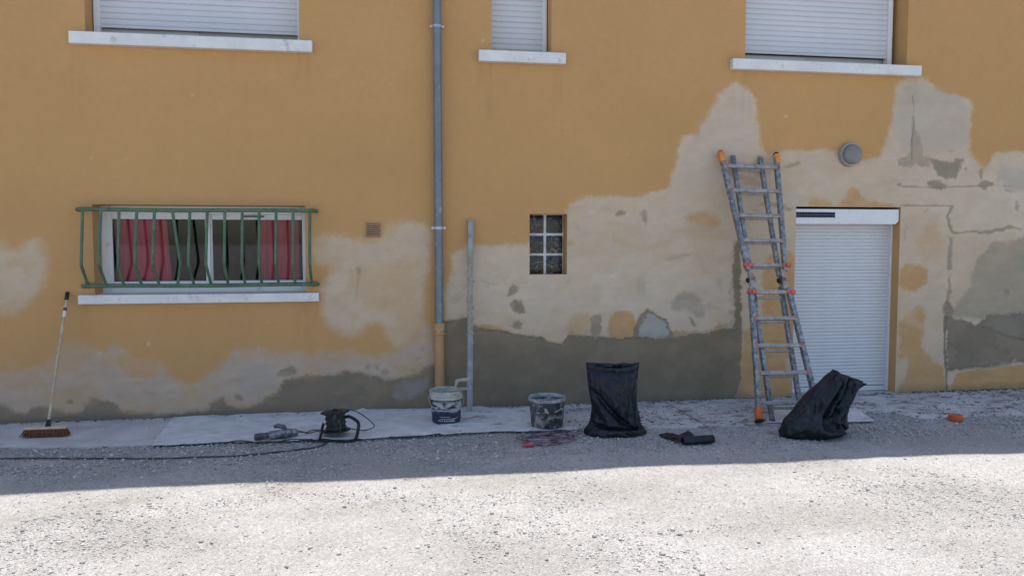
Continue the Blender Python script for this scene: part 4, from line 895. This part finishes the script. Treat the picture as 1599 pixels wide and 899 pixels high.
bag([(xc_, yc - .05, GZ + .004, .268, .17, 2.2, 0, 0, 0), (xc_, yc - .04, .02, .262, .165, 2.2, 0, 0, 0), (xc_ + .002, yc - .02, .06, .225, .15, 2.3, 0, 0, 0), key((923, 652), (998, 653), yc, .14, 2.3), key((925, 638), (995, 640), yc, .135, 2.2),
     key((923, 620), (993, 622), yc, .125, 2.1), key((919, 603), (994, 604), yc, .11, 2.0), key((918, 588), (995, 588), yc, .085, 1.9, sag=.006), key((917, 577), (996, 577), yc, .06, 1.7, sag=.018), key((916, 565), (998, 566), yc, .045, 1.6, ty=.012, sag=.03)],
    [(-.98, .64, -.2, .42, -.020, .035), (-.2, .42, .5, .22, -.028, .035), (-.98, .52, .3, .14, .018, .06), (1.0, .85, .5, .22, -.016, .04), (.85, .5, .5, .22, .014, .08), (.1, .9, .5, .25, .006, .12), (-.95, .26, .95, .16, -.03, .03), (-.95, .90, .95, .89, -.010, .02), (-.6, .35, -.2, .18, .02, .10), (-.85, .2, -.6, .05, .02, .06)],
    'upright black rubbish bag with an open flat top near the mortar bucket', 3.1, wr=.008)
c2 = gp(1285, 688, GZ); y2 = c2.y + .16
bag([(wl(1268, 680, y2).x, y2, GZ + .004, .288, .15, 1.5, .0, 0, 0), (wl(1268, 675, y2).x, y2, .03, .283, .165, 2.0, .0, 0, 0), key((1228, 657), (1320, 664), y2, .16, 2.1), key((1241, 641), (1318, 650), y2 + .01, .15, 2.1), key((1257, 621), (1321, 636), y2 + .02, .135, 2.0), key((1274, 603), (1328, 624), y2 + .02, .12, 2.0),
     key((1287, 590), (1336, 611), y2 + .01, .085, 1.9, sag=-.005), key((1295, 582), (1346, 603), y2, .05, 1.7, sag=-.012), key((1300, 577), (1353, 599), y2 - .02, .022, 1.4, sag=-.004)],
    [(.0, 1.0, .12, .4, -.028, .05), (.45, 1.0, .32, .35, .045, .10), (.85, .98, .62, .3, -.03, .06), (-.8, .5, .5, .22, -.025, .06), (-.95, .3, .5, .1, .025, .08), (.2, .45, .9, .14, -.035, .05), (-.6, .9, -.35, .35, .03, .12), (-.25, .8, -.1, .3, -.02, .05), (.5, .25, .85, .1, .03, .1)],
    'black rubbish bag slumped over at an angle before the ladder foot', 8.7, mouth=.03, wr=.009)

# roll of bin liners on the gravel
ra, rb_ = gp(1068, 697, GZ) + Vector((0, .03, .036)), gp(1116, 693, GZ) + Vector((0, .03, .036))
rr = tag(empty('bin_liner_roll', (ra.x, ra.y, GZ)), 'roll of black bin liners partly unrolled on the gravel', 'bin liner roll'); dr = (rb_ - ra).normalized()
g = G(); Lr = (rb_ - ra).length; g.lathe([(.012, .003), (.03, 0), (.034, .004), (.036, Lr * .3), (.035, Lr * .7), (.034, Lr - .004), (.03, Lr), (.012, Lr - .003)], 22, ra, dr); build('roll', g, M_BAG, rr, smooth=True, sharp=50)
rows = []; fa = gp(1028, 681, GZ); fb = gp(1042, 676, GZ); pa_ = ra + Vector((-.01, -.03, -.034)); pb_ = ra.lerp(rb_, .55) + Vector((0, .035, -.01))
for i in range(20):
    t = i / 19; row = []
    for j in range(12):
        u = j / 11; p = fa.lerp(fb, u).lerp(pa_.lerp(pb_, u), t); z = GZ + .008 + .018 * abs(mnoise.noise(Vector((t * 4, u * 4, 2)))) + .055 * math.exp(-((t - .72) / .18) ** 2) * (0.35 + u * .65) + .018 * t
        row.append((p.x, p.y, z))
    rows.append(row)
g = G(); g.grid(rows); g.grid([[(p[0], p[1], p[2] - .004) for p in r] for r in rows]); build('loose_end', g, M_BAG, rr, smooth=True)

# coiled cable with a red plug
cc = gp(858, 690, GZ); pts = []
ck = tag(empty('coiled_cable', cc), 'tangled mauve extension cable with a red plug on the gravel', 'cable')
M_MAUVE = simple('mauve_cable', (.13, .055, .085), .55, var=.4, scale=9, dust=(.42, .35, .37), dust_amt=.5, dust_scale=9)
rnd = random.Random(4); th = 0
for i in range(100):
    lp = i / 14 * 1.5; a_ = i * 2 * math.pi / 14; ph = .5 * math.sin(lp * 1.7); rx = .205 + .045 * math.sin(lp * 2.3); ry = .125 + .06 * math.sin(lp * 1.3 + 1)
    x = rx * math.cos(a_) + .03 * math.sin(lp * 3.1); y = ry * math.sin(a_) + .03 * math.cos(lp * 2.1)
    pts.append((cc.x + x * math.cos(ph * .4) - y * math.sin(ph * .4) + rnd.uniform(-.012, .012), cc.y + .04 + x * math.sin(ph * .4) * .6 + y + rnd.uniform(-.012, .012), GZ + .012 + .03 * abs(math.sin(lp * .6 + a_ * .31)) + .01 * rnd.random()))
g = G(); g.tube(spline(pts, 4), .0052, 7); build('cord', g, M_MAUVE, ck, smooth=True)
pp = gp(816, 700, GZ) + Vector((0, 0, .022)); qq = gp(832, 698.5, GZ) + Vector((0, 0, .025)); dd = (qq - pp)
g = G(); g.tube([pp, pp + dd * .3, pp + dd * .6, qq, qq + dd * .02], [.007, .013, .018, .021, .017], 14); build('plug', g, simple('dusty_red_plug', (.42, .06, .08), .55, var=.2, dust=(.35, .25, .25), dust_amt=.25, dust_scale=40), ck, smooth=True)
g = G(); g.tube(spline([qq, qq + Vector((.08, .02, -.01)), qq + Vector((.2, .03, -.02)), (cc.x + .1, cc.y - .05, GZ + .012)], 6), .0052, 7); build('cord', g, M_MAUVE, ck, smooth=True)

# orange tape roll
gzs = lambda x, y: float(gz(np.array(x), np.array(y)))
tp = gp(1499.5, 659, GZ); tr2 = tag(empty('tape_roll', (tp.x, tp.y + .055, GZ)), 'bright orange roll of masking tape lying flat on the gravel', 'tape roll'); tc = (tp.x, tp.y + .058, gzs(tp.x, tp.y + .05) + .004)
g = G(); g.lathe([(.0585, .001), (.06, .003), (.06, .052), (.0585, .054), (.04, .054)], 40, tc, caps=False); g.lathe([(.04, .054), (.04, .001), (.0585, .001)], 40, tc, caps=False); build('tape', g, simple('orange_tape', (.62, .095, .025), .55, var=.12, scale=12), tr2, smooth=True, sharp=40)
g = G(); g.lathe([(.0398, .002), (.0398, .053), (.037, .053), (.037, .002), (.0398, .002)], 40, tc, caps=False); build('core', g, simple('card_core', (.4, .3, .2), .9), tr2, smooth=True, sharp=40)

# cable reel
rc = gp(524, 686, .0); cr = tag(empty('cable_reel', rc), 'black cable reel in a tube frame standing at the cloth edge', 'cable reel')
axr = Vector((-.06, .06, 1)).normalized(); o0 = rc + Vector((-.0, .10, .045))
g = G(); g.lathe([(.03, 0), (.108, .0), (.118, .004), (.118, .012), (.108, .016), (.055, .018)], 44, o0, axr); build('flange', g, M_BLACK, cr, smooth=True, sharp=40)
g = G(); g.lathe([(.05, 0), (.108, .0), (.120, .006), (.118, .012), (.108, .016), (.03, .017)], 44, o0 + axr * .152, axr); build('flange', g, M_BLACK, cr, smooth=True, sharp=40)
g = G(); pr = [(.06, .017)]
for i in range(13): z = .018 + .0103 * i; rad_ = .082 + .006 * math.sin(i * 1.7); pr += [(rad_ - .003, z), (rad_, z + .0035), (rad_, z + .0065), (rad_ - .003, z + .0095)]
pr.append((.06, .152)); g.lathe(pr, 40, o0, axr); build('wound_cable', g, M_CABLE, cr, smooth=True, sharp=60)
g = G(); g.lathe([(.02, .165), (.02, .185), (.012, .188)], 18, o0, axr); build('hub', g, M_BLACK, cr, smooth=True, sharp=40)
def rp(px_, py_, dy): return wl(px_, py_, rc.y + dy)
g = G(); g.tube(spline([rp(536, 652, .10), rp(545, 650, .08), rp(556, 656, .05), rp(560, 662, .03), rp(558.5, 675, .0), rp(555, 685, -.01), rp(548, 688, -.02), rp(536, 688, -.02)], 6), .0135, 10); build('frame_tube', g, M_BLACK, cr, smooth=True)
g = G(); g.tube([rp(505, 660.5, -.02), rp(502.5, 672, -.02), rp(500, 683, -.02)], .0115, 10); g.tube(spline([rp(500, 683, -.02), rp(501, 687, -.02), rp(515, 688, -.02), rp(536, 688, -.02)], 5), .011, 10); build('frame_foot', g, M_BLACK, cr, smooth=True)
g = G(); g.tube(spline([rp(528, 660, -.03), rp(530, 655, -.03), rp(532, 668, -.05), rp(528, 680, -.04)], 5), .005, 7); build('cable_tie', g, M_CABLE, cr, smooth=True)
g = G(); g.tube(spline([rp(532, 652, .0), rp(537, 643, .0), rp(547, 639.5, .02), rp(560, 644, .06), rp(575, 654, .08), rp(584, 663, .10), rp(583, 667, .08), rp(572, 671, .06), rp(560, 671, .06), rp(538, 667, .06)], 8), .0045, 7); build('loose_cable', g, M_CABLE, cr, smooth=True)

# power tool
pa = gp(396, 691, .012); pt = tag(empty('power_tool', pa), 'plaster splashed corded drill lying on the white drop cloth', 'power tool')
A0 = gp(396, 690, .012) + Vector((0, .03, .032)); A1 = gp(464, 684, .012) + Vector((0, .06, .038)); ad = (A1 - A0).normalized(); Lp = (A1 - A0).length
MTB = simple('dusty_tool_black', (.05, .055, .065), .6, dust=(.3, .3, .3), dust_amt=.35, dust_scale=30); MTW = simple('plaster_splashed_tool', (.07, .08, .095), .6, dust=(.46, .45, .43), dust_amt=.42, dust_scale=24)
g = G(); g.lathe([(.018, 0), (.028, .004), (.030, .05), (.027, .075), (.029, .10), (.025, Lp * .32)], 20, A0, ad); build('chuck', g, MTB, pt, smooth=True, sharp=40)
g = G(); g.lathe([(.024, Lp * .32), (.034, Lp * .34), (.036, Lp * .5), (.033, Lp * .62), (.037, Lp * .64), (.038, Lp * .8), (.03, Lp * .84)], 20, A0, ad); build('motor_body', g, MTW, pt, smooth=True, sharp=40)
g = G(); g.lathe([(.027, Lp * .84), (.033, Lp * .86), (.03, Lp * .89), (.033, Lp * .92), (.029, Lp * .95), (.02, Lp)], 18, A0, ad); build('rear_cap', g, MTW, pt, smooth=True, sharp=40)
mp_ = A0 + ad * Lp * .66; g = G(); g.tube([mp_ + Vector((.02, .0, .02)), mp_ + Vector((.0, .01, .055)), mp_ + Vector((-.05, .03, .062)), mp_ + Vector((-.075, .04, .052))], [.02, .021, .019, .014], 12); build('side_handle', g, MTB, pt, smooth=True)
mp2 = A0 + ad * Lp * .72; g = G(); g.tube([mp2 + Vector((0, -.02, 0)), mp2 + Vector((.005, -.07, -.012))], [.016, .017], 12); build('grip', g, MTB, pt, smooth=True)
g = G(); g.tube(spline([A1, A1 + Vector((.05, .02, -.01)), gp(478, 675, .02), gp(489, 671, .03), gp(502, 671, .03) , gp(506, 672, .06)], 6), .0045, 7); build('power_cord', g, M_CABLE, pt, smooth=True)
g = G(); g.tube(spline([gp(456, 672.5, .03), gp(470, 673, .02), gp(482, 676, .02), gp(495, 672.5, .02), gp(506, 674, .03)], 6), .0042, 7); build('power_cord', g, M_CABLE, pt, smooth=True)

# extension cables
g = G(); g.tube(spline([(lambda p: Vector((p.x, p.y, gzs(p.x, p.y) + .011)))(gp(x, y, GZ + .01)) for i, (x, y) in enumerate([(-160, 718), (-60, 717.5), (0, 717), (60, 716.5), (120, 716), (190, 714.5), (260, 715.5), (310, 713.5), (370, 712), (410, 708), (440, 704.5), (470, 700.5), (490, 698), (505, 694), (512, 689)])], 3), .0062, 7)
tag(build('extension_cable', g, M_CABLE, smooth=True), 'black extension cable running across the shaded gravel to the reel', 'cable')
g = G(); g.tube(spline([gp(x, y, .012) for x, y in [(330, 691.5), (352, 690.5), (372, 687.5), (388, 688.5), (410, 692), (440, 688), (455, 685.5), (480, 685.5), (498, 684)]], 6), .0048, 7)
tag(build('cable', g, M_CABLE, smooth=True), 'thin dark cable lying along the front hem of the white drop cloth', 'cable')

# ================================================================== LADDER
lb_l = gp(1188.5, 660.5, .003); lb_y = lb_l.y + .02
LB = Vector((lb_l.x + .285, lb_y, .003)); tl, trr = wl(1126, 243, -.07), wl(1212, 244, -.07); LT = Vector(((tl.x + trr.x) / 2, -.055, (tl.z + trr.z) / 2))
es = (LT - LB).normalized(); ew = Vector((1, 0, 0)); ew = (ew - es * ew.dot(es)).normalized(); en = ew.cross(es); LL = (LT - LB).length
lad = tag(empty('ladder', LB), 'paint splashed aluminium folding ladder with orange feet leaning by the shutter door', 'ladder')
def lp(s, w, n_=0.0): return LB + es * s + ew * w + en * n_
def s_at(py_):
    lo, hi = 0.0, LL + .1
    for _ in range(40):
        m_ = (lo + hi) / 2
        if project(lp(m_, 0, .02))[1] > py_: lo = m_
        else: hi = m_
    return lo
halfw = lambda s, m_=s_at(436): .183 + .112 * abs(s - m_) / (m_ if s < m_ else LL - m_)
sm = s_at(436); SR = [s_at(y) for y in (629, 582, 539.5, 497, 456.5, 414.5, 376, 337.5, 298.5, 261)]
for sd in (-1, 1):
    for a_, b_ in ((.03, SR[4] + .05), (SR[5] - .05, LL - .02)):
        g = G(); g.beam(lp(a_, sd * halfw(a_), .015), lp(b_, sd * halfw(b_), .015), ew, .0225, en, .026); build('outer_rail', g, M_ALU, lad, bevel=.006, seg=2, smooth=True)
    for a_, b_ in ((.0, sm - .05), (sm + .05, LL + .015)):
        g = G(); g.beam(lp(a_, sd * .146, -.036), lp(b_, sd * .146, -.036), ew, .020, en, .022); build('inner_rail', g, M_ALU, lad, bevel=.005, seg=2, smooth=True)
    hx = lp(sm, sd * .158, -.012)
    g = G(); g.lathe([(.02, -.026), (.044, -.022), (.046, -.012), (.046, .012), (.044, .022), (.02, .026)], 26, hx, ew); build('hinge', g, simple('hinge_steel', (.16, .15, .15), .5, metal=.4, dust=(.35, .2, .16), dust_amt=.35), lad, smooth=True, sharp=40)
    g = G(); g.beam(lp(sm - .10, sd * .165, .0), lp(sm + .10, sd * .165, .0), ew, .021, en, .03); build('hinge_bracket', g, M_ALUDIRTY, lad, bevel=.006)
    g = G(); g.lathe([(.012, 0), (.024, .004), (.022, .018), (.01, .022)], 16, hx + ew * (-.030), -ew); build('hinge_knob', g, M_BLACK, lad, smooth=True)
    for k_ in range(4):
        q_ = lp(sm + .045 - .03 * k_, sd * .165 + .004 * (-1) ** k_, .031); g = G(); g.lathe([(.007, 0), (.006, .005)], 10, q_, en); build('rivet', g, M_RED, lad, smooth=True)
    for k_ in (4, 5):
        s = SR[k_]; w = sd * (halfw(s) + .0)
        g = G(); g.beam(lp(s - .017, w - .026, .03), lp(s + .017, w - .026, .03), ew, .012, en, .03); g.beam(lp(s - .02, w + .022, .032), lp(s + .02, w + .022, .032), ew, .024, en, .022); build('lock_tab', g, M_RED, lad, bevel=.004)
    # end caps
    g = G(); w = sd * (halfw(LL) + .003); g.beam(lp(LL - .085, w, .015), lp(LL + .02, w, .015), ew, .027, en, .031); build('end_cap', g, M_ORANGE, lad, bevel=.01, seg=2, smooth=True)
    g = G(); g.beam(lp(LL + .02, w - .002, .015), lp(LL + .04, w - .002, .015), ew, .02, en, .026); build('cap_tip', g, M_RED if sd < 0 else M_BLACK, lad, bevel=.006)
    g = G(); w = sd * (halfw(0) + .002); g.beam(lp(.02, w, .016), lp(.135, w * .98, .016), ew, .030, en, .035); build('foot', g, simple('foot_orange_%s' % ('a' if sd < 0 else 'b'), (.62, .14, .03), .55, var=.2, dust=(.4, .3, .22), dust_amt=.2), lad, bevel=.012, seg=2, smooth=True)
    g = G(); g.beam(lp(-.002, w, .016), lp(.02, w, .016), ew, .032, en, .036); build('foot_pad', g, M_BLACK, lad, bevel=.004)
    g = G(); g.beam(lp(-.012, sd * .146, -.036), lp(.02, sd * .146, -.036), ew, .019, en, .025); build('inner_foot', g, M_BLACK, lad, bevel=.004)
    for i, s in enumerate(SR):
        g = G(); g.lathe([(.019, -.012), (.021, 0), (.019, .012)], 14, lp(s, sd * (halfw(s) - .022), .028), ew); build('rung_cap', g, M_RED, lad, smooth=True)
M_RUNG = simple('rung_aluminium', (.24, .24, .24), .6, metal=.2, var=.25, scale=12, dust=(.47, .42, .36), dust_amt=.7, dust_scale=20, bump=.004, bscale=45)
for s in SR:
    w = halfw(s) - .008; g = G(); g.beam(lp(s, -w, .030), lp(s, w, .030), es, .0185, en, .0135); build('rung', g, M_RUNG, lad, bevel=.005, seg=2, smooth=True)
for s in [SR[i] for i in range(10)]:
    s2 = s - (.036 if s in (SR[0], SR[2], SR[4]) else .020 if s < sm else .004); g = G(); g.beam(lp(s2, -.146, -.036), lp(s2, .146, -.036), es, .0125, en, .012); build('inner_rung', g, M_ALUDIRTY, lad, bevel=.004)
print('faces', sum(len(m_.polygons) for m_ in bpy.data.meshes))
